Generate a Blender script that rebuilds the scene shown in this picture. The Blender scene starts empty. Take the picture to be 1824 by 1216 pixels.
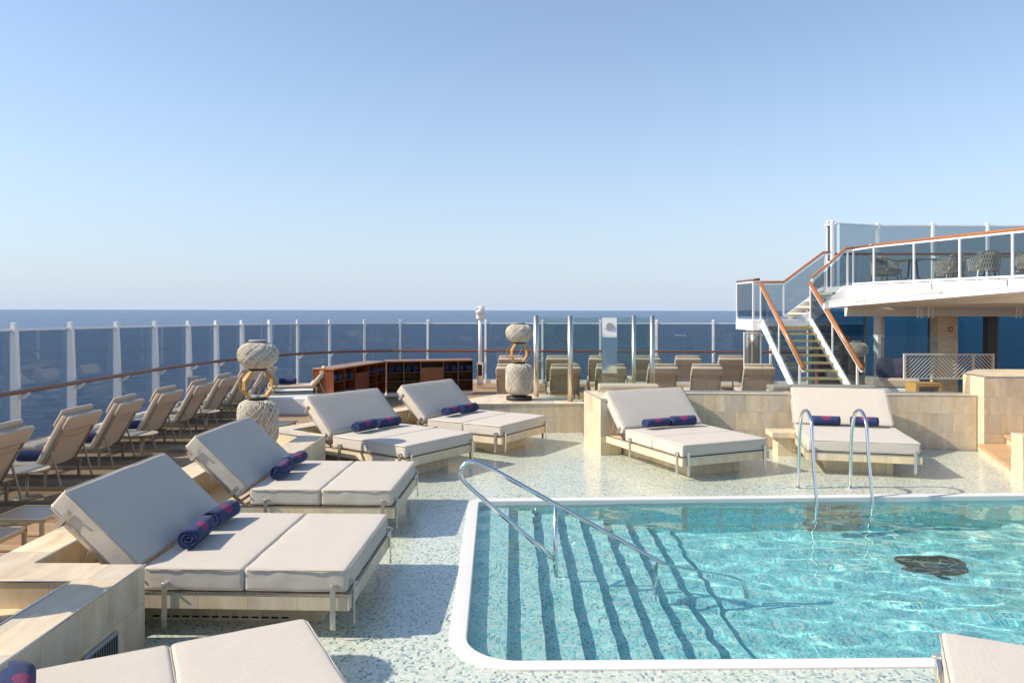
import bpy, bmesh, math, random
from mathutils import Vector, Matrix, noise
random.seed(7)
C = bpy.context.scene.collection
PI = math.pi
R = math.radians

# ------------------------------------------------------------------ helpers
def link(o, parent=None):
    C.objects.link(o)
    if parent is not None: o.parent = parent
    return o

def tag(o, label=None, cat=None, group=None, kind=None):
    if label: o['label'] = label
    if cat: o['category'] = cat
    if group: o['group'] = group
    if kind: o['kind'] = kind
    return o

def empty(name, loc=(0, 0, 0), rz=0.0, label=None, cat=None, group=None):
    o = bpy.data.objects.new(name, None)
    o.location = loc; o.rotation_euler = (0, 0, rz); o.empty_display_size = .1
    link(o); tag(o, label, cat, group)
    return o

class MB:
    """collects shapes into one mesh"""
    def __init__(s):
        s.bm = bmesh.new()
    def faces(s, vs, fs, smooth=False):
        bv = [s.bm.verts.new(v) for v in vs]
        out = []
        for f in fs:
            try:
                fc = s.bm.faces.new([bv[i] for i in f]); fc.smooth = smooth; out.append(fc)
            except ValueError: pass
        return bv, out
    def box(s, x0, x1, y0, y1, z0, z1, M=None, bev=0.0, seg=2):
        vs = [Vector(p) for p in ((x0,y0,z0),(x1,y0,z0),(x1,y1,z0),(x0,y1,z0),(x0,y0,z1),(x1,y0,z1),(x1,y1,z1),(x0,y1,z1))]
        if M is not None: vs = [M @ v for v in vs]
        bv, fs = s.faces(vs, [(0,3,2,1),(4,5,6,7),(0,1,5,4),(1,2,6,5),(2,3,7,6),(3,0,4,7)])
        if bev > 0:
            es = set(e for f in fs for e in f.edges)
            r = bmesh.ops.bevel(s.bm, geom=list(es), offset=bev, segments=seg, profile=.5, affect='EDGES')
            for f in r['faces']: f.smooth = True
        return s
    def bar(s, a, b, w, h, bev=0.0, up=(0, 0, 1)):
        """rectangular bar from a to b, w wide (sideways), h high"""
        a, b = Vector(a), Vector(b)
        d = (b - a); L = d.length; d.normalize()
        u = Vector(up)
        if abs(d.dot(u)) > .99: u = Vector((0, 1, 0)) if abs(d.y) < .9 else Vector((1, 0, 0))
        side = u.cross(d).normalized(); u = d.cross(side)
        M = Matrix((( d.x, side.x, u.x, a.x), (d.y, side.y, u.y, a.y), (d.z, side.z, u.z, a.z), (0, 0, 0, 1)))
        return s.box(0, L, -w/2, w/2, -h/2, h/2, M, bev)
    def prism(s, poly, z0, z1, bev=0.0):
        n = len(poly)
        area = sum(poly[i][0]*poly[(i+1) % n][1]-poly[(i+1) % n][0]*poly[i][1] for i in range(n))
        if area < 0: poly = poly[::-1]
        vs = [(p[0], p[1], z0) for p in poly] + [(p[0], p[1], z1) for p in poly]
        fs = [tuple(range(n-1, -1, -1)), tuple(range(n, 2*n))] + [(i, (i+1) % n, n+(i+1) % n, n+i) for i in range(n)]
        bv, f = s.faces(vs, fs)
        if bev > 0:
            es = [e for e in f[1].edges]
            bmesh.ops.bevel(s.bm, geom=es, offset=bev, segments=2, profile=.5, affect='EDGES')
        return s
    def tube(s, pts, r, n=10, cap=True, smooth=True, closed=False):
        pts = [Vector(p) for p in pts]; m = len(pts)
        rr = r if isinstance(r, (list, tuple)) else [r]*m
        rings = []; side = None
        for i, p in enumerate(pts):
            if closed: t = (pts[(i+1) % m]-pts[i-1]).normalized()
            else: t = (pts[min(i+1, m-1)]-pts[max(i-1, 0)]).normalized()
            if side is None:
                up = Vector((0, 0, 1)) if abs(t.z) < .9 else Vector((0, 1, 0))
                side = up.cross(t).normalized()
            else:
                side = (side - t*side.dot(t)).normalized()
            u = t.cross(side)
            rings.append([s.bm.verts.new(p + side*math.cos(2*PI*k/n)*rr[i] + u*math.sin(2*PI*k/n)*rr[i]) for k in range(n)])
        for i in range(m if closed else m-1):
            A, B = rings[i], rings[(i+1) % m]
            for k in range(n):
                f = s.bm.faces.new((A[k], A[(k+1) % n], B[(k+1) % n], B[k])); f.smooth = smooth
        if cap and not closed:
            s.bm.faces.new(rings[0][::-1]); s.bm.faces.new(rings[-1])
        return s
    def lathe(s, prof, n=32, cx=0, cy=0, smooth=True):
        rings = []
        for r, z in prof:
            rings.append([s.bm.verts.new((cx+r*math.cos(2*PI*k/n), cy+r*math.sin(2*PI*k/n), z)) for k in range(n)])
        for A, B in zip(rings, rings[1:]):
            for k in range(n):
                f = s.bm.faces.new((A[k], A[(k+1) % n], B[(k+1) % n], B[k])); f.smooth = smooth
        s.bm.faces.new(rings[0][::-1]); s.bm.faces.new(rings[-1])
        return s
    def cushion(s, x0, x1, y0, y1, z0, z1, M=None, rad=.03, puff=.006, wrinkle=.0055, seed=0, div=8):
        """soft upholstered block: rounded edges, slightly domed faces, small creases"""
        bm = bmesh.new()
        bmesh.ops.create_cube(bm, size=1)
        sx, sy, sz = x1-x0, y1-y0, z1-z0
        for v in bm.verts: v.co = Vector((v.co.x*sx, v.co.y*sy, v.co.z*sz))
        bmesh.ops.bevel(bm, geom=list(bm.edges), offset=rad, segments=3, profile=.6, affect='EDGES')
        long = [e for e in bm.edges if e.calc_length() > .12]
        bmesh.ops.subdivide_edges(bm, edges=long, cuts=div, use_grid_fill=True)
        for v in bm.verts:
            c = v.co
            fx, fy, fz = c.x/sx*2, c.y/sy*2, c.z/sz*2
            px, py, pz = max(0, 1-fx*fx), max(0, 1-fy*fy), max(0, 1-fz*fz)
            if abs(fz) > .95: c.z += math.copysign(puff*(px*py)**.5, fz)
            if abs(fx) > .97: c.x += math.copysign(puff*.7*(py*pz)**.5, fx)
            if abs(fy) > .97: c.y += math.copysign(puff*.7*(px*pz)**.5, fy)
            nv = noise.noise(Vector((c.x*3+seed*7.3, c.y*3, c.z*3)))
            edge = 1-min(1, (1-max(abs(fx), abs(fy)))*4)
            nv2 = noise.noise(Vector((c.x*14+seed, c.y*14, c.z*9)))*(.35+edge)
            d = v.co.normalized()*(nv+nv2)*wrinkle
            c += d
        T = Matrix.Translation(((x0+x1)/2, (y0+y1)/2, (z0+z1)/2))
        if M is not None: T = M @ T
        bm.transform(T)
        me = bpy.data.meshes.new('tmp'); bm.to_mesh(me); bm.free()
        k0 = len(s.bm.faces); s.bm.from_mesh(me); bpy.data.meshes.remove(me)
        s.bm.faces.ensure_lookup_table()
        for f in s.bm.faces[k0:]: f.smooth = True
        return s
    def build(s, name, mat, parent=None, uv=True, M=None, weld=False):
        if M is not None: s.bm.transform(M)
        if weld: bmesh.ops.remove_doubles(s.bm, verts=s.bm.verts, dist=1e-5)
        s.bm.normal_update()
        if uv:
            l = s.bm.loops.layers.uv.new('UVMap')
            for f in s.bm.faces:
                n = f.normal
                if abs(n.z) > .7:
                    for lp in f.loops: lp[l].uv = (lp.vert.co.x, lp.vert.co.y)
                else:
                    t = Vector((-n.y, n.x, 0)); t = t.normalized() if t.length > 1e-6 else Vector((1, 0, 0))
                    for lp in f.loops: lp[l].uv = (lp.vert.co.dot(t), lp.vert.co.z)
        me = bpy.data.meshes.new(name); s.bm.to_mesh(me); s.bm.free()
        o = bpy.data.objects.new(name, me)
        if mat is not None: me.materials.append(mat)
        return link(o, parent)

def copy_tree(o, parent=None):
    c = o.copy(); C.objects.link(c); c.parent = parent
    if parent is not None: c.matrix_parent_inverse = o.matrix_parent_inverse
    for ch in list(o.children): copy_tree(ch, c)
    return c

def arc(c, r, a0, a1, n):
    return [(c[0]+r*math.cos(R(a0+(a1-a0)*i/n)), c[1]+r*math.sin(R(a0+(a1-a0)*i/n))) for i in range(n+1)]

# ------------------------------------------------------------------ materials
class NT:
    def __init__(s, name):
        s.m = bpy.data.materials.new(name); s.m.use_nodes = True
        s.t = s.m.node_tree; s.t.nodes.clear()
        s.out = s.t.nodes.new('ShaderNodeOutputMaterial')
    def n(s, typ, **kw):
        nd = s.t.nodes.new('ShaderNode'+typ)
        for k, v in kw.items():
            if k.startswith('i_'):
                key = k[2:].replace('_', ' ')
                nd.inputs[key].default_value = v
            else: setattr(nd, k, v)
        return nd
    def l(s, a, b): s.t.links.new(a, b)
    def math(s, op, a, b=None, c=None):
        nd = s.n('Math', operation=op)
        for i, x in enumerate((a, b, c)):
            if x is None: continue
            if isinstance(x, (int, float)): nd.inputs[i].default_value = x
            else: s.l(x, nd.inputs[i])
        return nd.outputs[0]
    def vmath(s, op, a, b=None, scale=None):
        nd = s.n('VectorMath', operation=op)
        for i, x in enumerate((a, b)):
            if x is None: continue
            if isinstance(x, (tuple, list)): nd.inputs[i].default_value = x
            else: s.l(x, nd.inputs[i])
        if scale is not None: nd.inputs['Scale'].default_value = scale
        return nd.outputs[0]
    def mix(s, fac, a, b, typ='MIX'):
        nd = s.n('Mix', data_type='RGBA', blend_type=typ)
        if isinstance(fac, (int, float)): nd.inputs[0].default_value = fac
        else: s.l(fac, nd.inputs[0])
        for i, x in ((6, a), (7, b)):
            if isinstance(x, (tuple, list)): nd.inputs[i].default_value = (*x[:3], 1)
            else: s.l(x, nd.inputs[i])
        return nd.outputs[2]
    def ramp(s, fac, stops, interp='LINEAR'):
        nd = s.n('ValToRGB'); cr = nd.color_ramp; cr.interpolation = interp
        while len(cr.elements) < len(stops): cr.elements.new(.5)
        for e, (p, c) in zip(cr.elements, stops):
            e.position = p; e.color = (*c[:3], 1) if len(c) >= 3 else (c[0],)*3+(1,)
        s.l(fac, nd.inputs[0]); return nd.outputs[0]
    def noise(s, vec, scale, detail=3, rough=.5, out=0, **kw):
        nd = s.n('TexNoise'); nd.inputs['Scale'].default_value = scale
        nd.inputs['Detail'].default_value = detail; nd.inputs['Roughness'].default_value = rough
        for k, v in kw.items(): nd.inputs[k].default_value = v
        if vec is not None: s.l(vec, nd.inputs['Vector'])
        return nd.outputs[out]
    def mapping(s, vec, scale=(1, 1, 1), rot=(0, 0, 0), loc=(0, 0, 0)):
        nd = s.n('Mapping'); nd.inputs['Scale'].default_value = scale
        nd.inputs['Rotation'].default_value = rot; nd.inputs['Location'].default_value = loc
        s.l(vec, nd.inputs['Vector']); return nd.outputs[0]
    def coord(s, which='Object'):
        return s.n('TexCoord').outputs[which]
    def pos(s): return s.n('NewGeometry').outputs['Position']
    def bump(s, h, strength=.3, dist=.01, normal=None):
        nd = s.n('Bump'); nd.inputs['Strength'].default_value = strength; nd.inputs['Distance'].default_value = dist
        s.l(h, nd.inputs['Height'])
        if normal is not None: s.l(normal, nd.inputs['Normal'])
        return nd.outputs[0]
    def principled(s, color=None, rough=.5, metal=0, normal=None, **kw):
        p = s.n('BsdfPrincipled')
        if color is not None:
            if isinstance(color, (tuple, list)): p.inputs['Base Color'].default_value = (*color[:3], 1)
            else: s.l(color, p.inputs['Base Color'])
        if isinstance(rough, (int, float)): p.inputs['Roughness'].default_value = rough
        else: s.l(rough, p.inputs['Roughness'])
        p.inputs['Metallic'].default_value = metal
        if normal is not None: s.l(normal, p.inputs['Normal'])
        for k, v in kw.items():
            i = p.inputs[k]
            if hasattr(v, 'node'): s.l(v, i)
            else: i.default_value = v
        s.l(p.outputs[0], s.out.inputs[0]); return p

def plain(name, col, rough=.5, metal=0, var=.08, scale=6, bump=0.0, bscale=200, **kw):
    t = NT(name); o = t.coord()
    f = t.noise(o, scale, 4, .6)
    dark = tuple(c*(1-var) for c in col); lite = tuple(min(1, c*(1+var)) for c in col)
    c = t.mix(f, dark, lite)
    nrm = None
    if bump: nrm = t.bump(t.noise(o, bscale, 2), bump, .002)
    rg = t.math('MULTIPLY_ADD', t.noise(o, scale*2.3, 3), .15, rough-.075) if rough > .1 else rough
    t.principled(c, rg, metal, nrm, **kw)
    return t.m
# ------------------------------------------------------------------ camera, sky, sun
F, HC, U0, V0 = 1340.0, 2.63, 912.0, 551.75      # focal length in photo pixels, eye height
def at(u, v, z):
    Y = F*(HC-z)/(v-V0); return ((u-U0)*Y/F, Y)
cam = bpy.data.cameras.new('camera'); camo = bpy.data.objects.new('camera', cam); link(camo)
camo.location = (0, 0, HC); camo.rotation_euler = (R(90), 0, 0)
cam.sensor_width = 36; cam.lens = F/1824*36; cam.shift_y = -(608-V0)/1824; cam.clip_end = 90000; cam.clip_start = .05
bpy.context.scene.camera = camo

EL, AZ = R(37), R(188)                           # sun height and the compass angle it stands at (180 = -X)
sd = Vector((math.cos(EL)*math.cos(AZ), math.cos(EL)*math.sin(AZ), math.sin(EL)))
sun = bpy.data.lights.new('sun', 'SUN'); sun.energy = 3.9; sun.angle = R(.53); sun.color = (1, .90, .76)
suno = bpy.data.objects.new('sun', sun); link(suno)
suno.rotation_euler = (-sd).to_track_quat('-Z', 'Y').to_euler(); suno.location = (-20, 0, 30)
sun.cycles.is_caustics_light = True
w = bpy.data.worlds.new('World'); bpy.context.scene.world = w; w.use_nodes = True
nt = w.node_tree; bg = nt.nodes['Background']
sky = nt.nodes.new('ShaderNodeTexSky'); sky.sky_type = 'NISHITA'; sky.sun_disc = False
sky.sun_elevation = EL; sky.sun_rotation = math.atan2(sd.x, sd.y)
sky.air_density = 1.0; sky.dust_density = .6; sky.ozone_density = 2.5; sky.altitude = 0
tc = nt.nodes.new('ShaderNodeTexCoord'); sp_ = nt.nodes.new('ShaderNodeSeparateXYZ'); nt.links.new(tc.outputs['Generated'], sp_.inputs[0])
def wm(op, a, b=None):
    n_ = nt.nodes.new('ShaderNodeMath'); n_.operation = op
    for i, x in enumerate((a, b)):
        if x is None: continue
        if isinstance(x, (int, float)): n_.inputs[i].default_value = x
        else: nt.links.new(x, n_.inputs[i])
    return n_.outputs[0]
hz = wm('POWER', 2.718, wm('MULTIPLY', wm('MAXIMUM', sp_.outputs[2], 0.0), -4.6))      # sea haze thickest at the horizon
mxs = nt.nodes.new('ShaderNodeMix'); mxs.data_type = 'RGBA'
nt.links.new(wm('MULTIPLY', hz, .97), mxs.inputs[0]); nt.links.new(sky.outputs[0], mxs.inputs[6]); mxs.inputs[7].default_value = (3.0, 3.55, 4.35, 1)
nt.links.new(mxs.outputs[2], bg.inputs[0]); bg.inputs[1].default_value = .125
vs = bpy.context.scene.view_settings
vs.view_transform = 'Standard'; vs.look = 'None'; vs.gamma = 1; vs.use_curve_mapping = False; vs.exposure = 0.66
cy = bpy.context.scene.cycles
cy.use_denoising = True; cy.sample_clamp_indirect = 4; cy.max_bounces = 12; cy.transparent_max_bounces = 40
cy.transmission_bounces = 10; cy.glossy_bounces = 5; cy.diffuse_bounces = 4

# ------------------------------------------------------------------ setting materials
def m_mosaic(name, wet=True, pal=None, rot=0, pal2=None):
    t = NT(name); g = t.pos()
    v = t.mapping(g, (1/.021, 1/.042, 1/.03), (0, 0, rot))
    # alternate tile blocks: brick like offset by row and random split
    sp = t.n('SeparateXYZ'); t.l(v, sp.inputs[0])
    row = t.math('FLOOR', sp.outputs[1])
    wn = t.n('TexWhiteNoise', noise_dimensions='1D'); t.l(row, wn.inputs['W'])
    xs = t.math('ADD', sp.outputs[0], wn.outputs['Value'])
    # some cells are split in two small tiles
    cb = t.n('CombineXYZ'); t.l(t.math('FLOOR', xs), cb.inputs[0]); t.l(row, cb.inputs[1])
    w2 = t.n('TexWhiteNoise', noise_dimensions='2D'); t.l(cb.outputs[0], w2.inputs['Vector'])
    split = t.math('GREATER_THAN', w2.outputs['Value'], .35)
    ys = t.math('MULTIPLY', sp.outputs[1], t.math('ADD', split, 1.0))
    zz = t.math('FLOOR', t.math('MULTIPLY', sp.outputs[2], 1.0))
    cb2 = t.n('CombineXYZ'); t.l(t.math('FLOOR', xs), cb2.inputs[0]); t.l(t.math('FLOOR', ys), cb2.inputs[1]); t.l(zz, cb2.inputs[2])
    w3 = t.n('TexWhiteNoise', noise_dimensions='3D'); t.l(cb2.outputs[0], w3.inputs['Vector'])
    big = t.noise(g, .9, 2)
    val = t.math('ADD', w3.outputs['Value'], t.math('MULTIPLY_ADD', big, .24, -.12))
    pal = pal or [(0, (.68, .69, .56)), (.22, (.56, .64, .50)), (.46, (.73, .74, .62)), (.66, (.44, .55, .44)), (.81, (.27, .38, .34)), (.92, (.11, .19, .21))]
    col = t.ramp(val, pal, 'CONSTANT')
    if pal2:        # water's absorption painted into the tile colours: turquoise share grows along X
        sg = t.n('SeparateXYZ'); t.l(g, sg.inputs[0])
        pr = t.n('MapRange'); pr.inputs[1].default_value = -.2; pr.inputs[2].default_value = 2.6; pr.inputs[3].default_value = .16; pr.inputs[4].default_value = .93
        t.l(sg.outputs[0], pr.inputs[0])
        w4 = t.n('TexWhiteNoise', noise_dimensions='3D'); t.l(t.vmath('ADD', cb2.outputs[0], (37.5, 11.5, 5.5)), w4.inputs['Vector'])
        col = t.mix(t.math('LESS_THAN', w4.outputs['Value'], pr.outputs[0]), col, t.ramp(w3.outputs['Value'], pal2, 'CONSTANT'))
    fx = t.math('FRACT', xs); fy = t.math('FRACT', ys)
    ex = t.math('MINIMUM', fx, t.math('SUBTRACT', 1.0, fx)); ey = t.math('MINIMUM', fy, t.math('SUBTRACT', 1.0, fy))
    e = t.math('MINIMUM', ex, ey)
    grout = t.math('LESS_THAN', e, .06)
    col = t.mix(grout, col, (.50, .52, .47))
    # faint water stains
    col = t.mix(t.math('MULTIPLY', t.noise(g, 2.2, 4, .6), .25), col, (.55, .54, .44))
    kw = {}
    if wet:
        wv = t.noise(t.mapping(g, (1, 1.6, 1)), 5.5, 3, .55)
        wb = t.bump(wv, .30, .03)
        film = t.math('MULTIPLY_ADD', t.noise(g, .5, 3, .6), .7, .35)
        cl = t.n('Clamp'); t.l(film, cl.inputs[0])
        kw = {'Coat Weight': cl.outputs[0], 'Coat Roughness': .06, 'Coat IOR': 1.33, 'Coat Normal': wb}
    t.principled(col, .35, 0, t.bump(t.math('MINIMUM', e, .1), .25, .004), **kw)
    return t.m

def m_travertine(name='travertine', tw=.40, th=.345, vein=(1, 0), base=1.0):
    """honey limestone tiles with soft vertical veins; UVs are in metres"""
    t = NT(name); uv = t.coord('UV')
    sp = t.n('SeparateXYZ'); t.l(uv, sp.inputs[0])
    ux = t.math('MULTIPLY_ADD', t.math('FLOOR', t.math('DIVIDE', sp.outputs[1], th)), tw*.5, sp.outputs[0])
    cx = t.math('FLOOR', t.math('DIVIDE', ux, tw)); cyy = t.math('FLOOR', t.math('DIVIDE', sp.outputs[1], th))
    cb = t.n('CombineXYZ'); t.l(cx, cb.inputs[0]); t.l(cyy, cb.inputs[1])
    wn = t.n('TexWhiteNoise', noise_dimensions='2D'); t.l(cb.outputs[0], wn.inputs['Vector'])
    off = t.vmath('SCALE', wn.outputs['Color'], scale=9.0)
    p = t.vmath('ADD', uv, off)
    sc = (6.5, 1.2, 1) if vein == (1, 0) else (1.2, 6.5, 1)
    warp = t.noise(p, 2.2, 3, .6, out=1)
    pw = t.vmath('ADD', t.mapping(p, sc), t.vmath('SCALE', warp, scale=1.6))
    v1 = t.noise(pw, 1.0, 5, .62)
    v2 = t.noise(t.mapping(p, tuple(x*3 for x in sc[:2])+(1,)), 1.3, 4, .6)
    c = t.ramp(v1, [(.25, (.46*base, .335*base, .19*base)), (.42, (.58*base, .455*base, .295*base)), (.58, (.66*base, .545*base, .375*base)), (.78, (.74*base, .65*base, .49*base))])
    c = t.mix(t.math('MULTIPLY', v2, .35), c, (.62*base, .55*base, .43*base))
    tone = t.n('HueSaturation'); t.l(c, tone.inputs['Color'])
    t.l(t.math('MULTIPLY_ADD', wn.outputs['Value'], .26, .90), tone.inputs['Value'])
    t.l(t.math('MULTIPLY_ADD', wn.outputs['Value'], .3, .85), tone.inputs['Saturation'])
    fx = t.math('FRACT', t.math('DIVIDE', ux, tw)); fy = t.math('FRACT', t.math('DIVIDE', sp.outputs[1], th))
    ex = t.math('MULTIPLY', t.math('MINIMUM', fx, t.math('SUBTRACT', 1.0, fx)), tw)
    ey = t.math('MULTIPLY', t.math('MINIMUM', fy, t.math('SUBTRACT', 1.0, fy)), th)
    e = t.math('MINIMUM', ex, ey)
    grout = t.math('LESS_THAN', e, .0022)
    col = t.mix(grout, tone.outputs[0], (.40, .33, .23))
    t.principled(col, t.math('MULTIPLY_ADD', v2, .25, .33), 0, t.bump(t.math('MINIMUM', e, .004), .4, .004), **{'Specular IOR Level': .4})
    return t.m

def m_wood(name, cols, scale=1.0, rough=.4, axis='x', coat=0.0):
    t = NT(name); o = t.coord('Object')
    sc = {'x': (1.5, 22, 22), 'y': (22, 1.5, 22), 'z': (22, 22, 1.5)}[axis]
    v = t.noise(t.mapping(o, tuple(s*scale for s in sc)), 1.0, 6, .65, Distortion=.6)
    v2 = t.noise(t.mapping(o, tuple(s*scale*4 for s in sc)), 1.0, 3, .6)
    c = t.ramp(t.math('MULTIPLY_ADD', v2, .3, t.math('MULTIPLY', v, .7)), [(.3, cols[0]), (.5, cols[1]), (.7, cols[2])])
    t.principled(c, rough, 0, t.bump(v, .12, .003), **{'Coat Weight': coat, 'Coat Roughness': .12})
    return t.m

def m_teak():
    """deck planks along X with dark caulking"""
    t = NT('teak_planks'); g = t.pos()
    sp = t.n('SeparateXYZ'); t.l(g, sp.inputs[0])
    pw = .095
    r = t.math('DIVIDE', sp.outputs[1], pw); row = t.math('FLOOR', r)
    wn = t.n('TexWhiteNoise', noise_dimensions='1D'); t.l(row, wn.inputs['W'])
    xx = t.math('DIVIDE', t.math('MULTIPLY_ADD', wn.outputs['Value'], 2.0, sp.outputs[0]), 2.4)
    cb = t.n('CombineXYZ'); t.l(row, cb.inputs[0]); t.l(t.math('FLOOR', xx), cb.inputs[1])
    w2 = t.n('TexWhiteNoise', noise_dimensions='2D'); t.l(cb.outputs[0], w2.inputs['Vector'])
    gr = t.noise(t.mapping(g, (1.2, 30, 1)), 1.0, 5, .6)
    c = t.ramp(t.math('MULTIPLY_ADD', w2.outputs['Value'], .45, t.math('MULTIPLY', gr, .55)), [(.2, (.25, .145, .07)), (.5, (.38, .24, .125)), (.8, (.49, .33, .185))])
    fy = t.math('FRACT', r); ey = t.math('MINIMUM', fy, t.math('SUBTRACT', 1.0, fy))
    fx = t.math('FRACT', xx); ex = t.math('MULTIPLY', t.math('MINIMUM', fx, t.math('SUBTRACT', 1.0, fx)), 25)
    e = t.math('MINIMUM', ey, ex)
    c = t.mix(t.math('LESS_THAN', e, .035), c, (.055, .045, .035))
    t.principled(c, .6, 0, t.bump(t.math('MINIMUM', e, .06), .3, .01))
    return t.m

def m_sea():
    t = NT('sea_water'); g = t.pos()
    p = t.mapping(g, (.045, .10, 1))
    h1 = t.noise(p, 1.0, 7, .62); h2 = t.noise(t.mapping(g, (.22, .5, 1)), 1.0, 5, .6)
    h3 = t.noise(t.mapping(g, (.004, .012, 1)), 1.0, 3, .5)
    h = t.math('MULTIPLY_ADD', h2, .22, h1)
    n = t.bump(h, 1.0, 4.0)
    c = t.mix(h3, (.010, .046, .125), (.016, .066, .165))
    t.principled(c, .22, 0, n, **{'IOR': 1.33})
    return t.m

def m_water():
    t = NT('pool_water')
    gl = t.n('BsdfRefraction'); gl.inputs['IOR'].default_value = 1.33; gl.inputs['Roughness'].default_value = 0
    go = t.n('BsdfGlossy'); go.inputs['Roughness'].default_value = 0.0
    g = t.n('BsdfGlass'); g.inputs['Color'].default_value = (.86, .985, .985, 1); g.inputs['IOR'].default_value = 1.33; g.inputs['Roughness'].default_value = 0
    t.l(g.outputs[0], t.out.inputs[0])
    return t.m
M = {}
M['mosaic'] = m_mosaic('floor_mosaic')
M['pool_mosaic_water_tint'] = m_mosaic('pool_mosaic_water_tint', wet=False, pal=[(0, (.76, .80, .72)), (.26, (.60, .76, .71)), (.52, (.80, .82, .76)), (.72, (.46, .68, .67)), (.86, (.22, .48, .52)), (.95, (.09, .26, .34))],
    pal2=[(0, (.18, .70, .73)), (.25, (.36, .82, .81)), (.5, (.10, .59, .65)), (.72, (.54, .87, .84)), (.9, (.05, .43, .53))])  # turquoise palette stands in for light absorbed by the deeper water
M['trav'] = m_travertine(); M['trav_top'] = m_travertine('travertine_cap', .9, .62, vein=(1, 0), base=1.06)
M['teak'] = m_teak(); M['sea'] = m_sea(); M['water'] = m_water()
M['coping'] = plain('white_stone', (.72, .70, .655), .45, var=.03, scale=3, bump=.1)
M['wood_rail'] = m_wood('varnished_wood', [(.30, .085, .015), (.42, .14, .025), (.50, .19, .04)], rough=.3, coat=.5)
M['rail_dark'] = m_wood('red_brown_rail', [(.12, .035, .014), (.20, .065, .025), (.28, .10, .04)], rough=.35, coat=.4)
M['step_wood'] = m_wood('pale_step_wood', [(.46, .26, .12), (.56, .34, .17), (.63, .41, .22)], scale=.6, rough=.5)
M['soffit'] = plain('cream_soffit', (.72, .67, .58), .5, var=.03)
M['brown_col'] = plain('brown_column', (.10, .085, .07), .4)
M['lattice'] = plain('brown_lattice', (.17, .11, .075), .6)
M['red'] = plain('red_sign', (.42, .06, .03), .4)
M['pale_beige'] = plain('pale_beige_paint', (.62, .58, .52), .5)
M['rope'] = plain('taupe_rope', (.50, .46, .38), .8, var=.15, scale=40)
M['navy'] = plain('navy_cushion', (.02, .022, .045), .9)
M['purple'] = plain('purple_cushion', (.045, .032, .07), .9, var=.5, scale=30)
M['mirror'] = plain('mirror_plate', (.75, .77, .75), .06, 1, var=.02)
M['dark_drain'] = plain('drain_grating', (.13, .12, .095), .5, var=.6, scale=5)
M['trav_wide'] = m_travertine('travertine_column', 1.2, .62, vein=(0, 1), base=1.0)
M['white'] = plain('white_paint', (.80, .80, .79), .35, var=.03, scale=2)

# ------------------------------------------------------------------ sea and decks
mb = MB(); S = 42000
mb.faces([(-S, -S, 0), (S, -S, 0), (S, S, 0), (-S, S, 0)], [(0, 1, 2, 3)])
sea = mb.build('sea', M['sea']); sea.location = (0, 0, -27); sea.rotation_euler = (0, .0019, 0); tag(sea, kind='structure')

# pool outline (inner edge of the coping), counter clockwise
PNL, PFL, PFR, PNR = (-.36, 5.62), (-.45, 10.30), (11.0, 10.78), (11.0, 5.80)
def inner_outline(d=0.0):
    r = .42 + d
    c = (PNL[0]+.42, PNL[1]+.42)
    a = arc(c, r, 180, 270, 10)
    rf = .10 + d
    cf = (PFL[0]+.10, PFL[1]-.10)
    b = arc(cf, rf, 90, 178, 5)
    return a + [(PNR[0]+d, PNR[1]-d), (PFR[0]+d, PFR[1]+d)] + b

def sheet(name, outer, z, mat, hole=None, kind='structure', down=False):
    bm = bmesh.new(); es = []
    for loop in ([outer, hole] if hole else [outer]):
        vs = [bm.verts.new((p[0], p[1], z)) for p in loop]
        for i in range(len(vs)): es.append(bm.edges.new((vs[i], vs[(i+1) % len(vs)])))
    bmesh.ops.triangle_fill(bm, edges=es, use_beauty=True)
    bmesh.ops.recalc_face_normals(bm, faces=bm.faces)
    bm.normal_update()
    for f in bm.faces:
        if f.normal.z < 0: f.normal_flip()
    me = bpy.data.meshes.new(name); bm.to_mesh(me); bm.free(); me.materials.append(mat)
    o = bpy.data.objects.new(name, me); link(o); tag(o, kind=kind); return o

FLOOR = [(-4.12, .4), (13, .4), (13, 14.0), (8.8, 14.0), (2.0, 14.4), (1.5, 15.0), (1.5, 16.15), (-1.0, 16.3), (-4.0, 12.4), (-4.12, 11)]
sheet('pool_deck', FLOOR, 0, M['mosaic'], inner_outline(.14)[::-1])

# coping: raised rounded white kerb
def ribbon(name, la, lb, za, zb, mat):
    pass
mb = MB()
prof = [(.145, -.02), (.145, .008), (.143, .014), (.137, .018), (.06, .019), (.012, .018), (.004, .014), (0, .006), (0, -.16)]
rings = []
for d, z in prof:
    rings.append([mb.bm.verts.new((x, y, z)) for x, y in inner_outline(d)])
n = len(rings[0])
for A, B in zip(rings, rings[1:]):
    for k in range(n):
        f = mb.bm.faces.new((A[k], A[(k+1) % n], B[(k+1) % n], B[k])); f.smooth = False
tag(mb.build('pool_coping', M['coping']), kind='structure')

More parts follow.
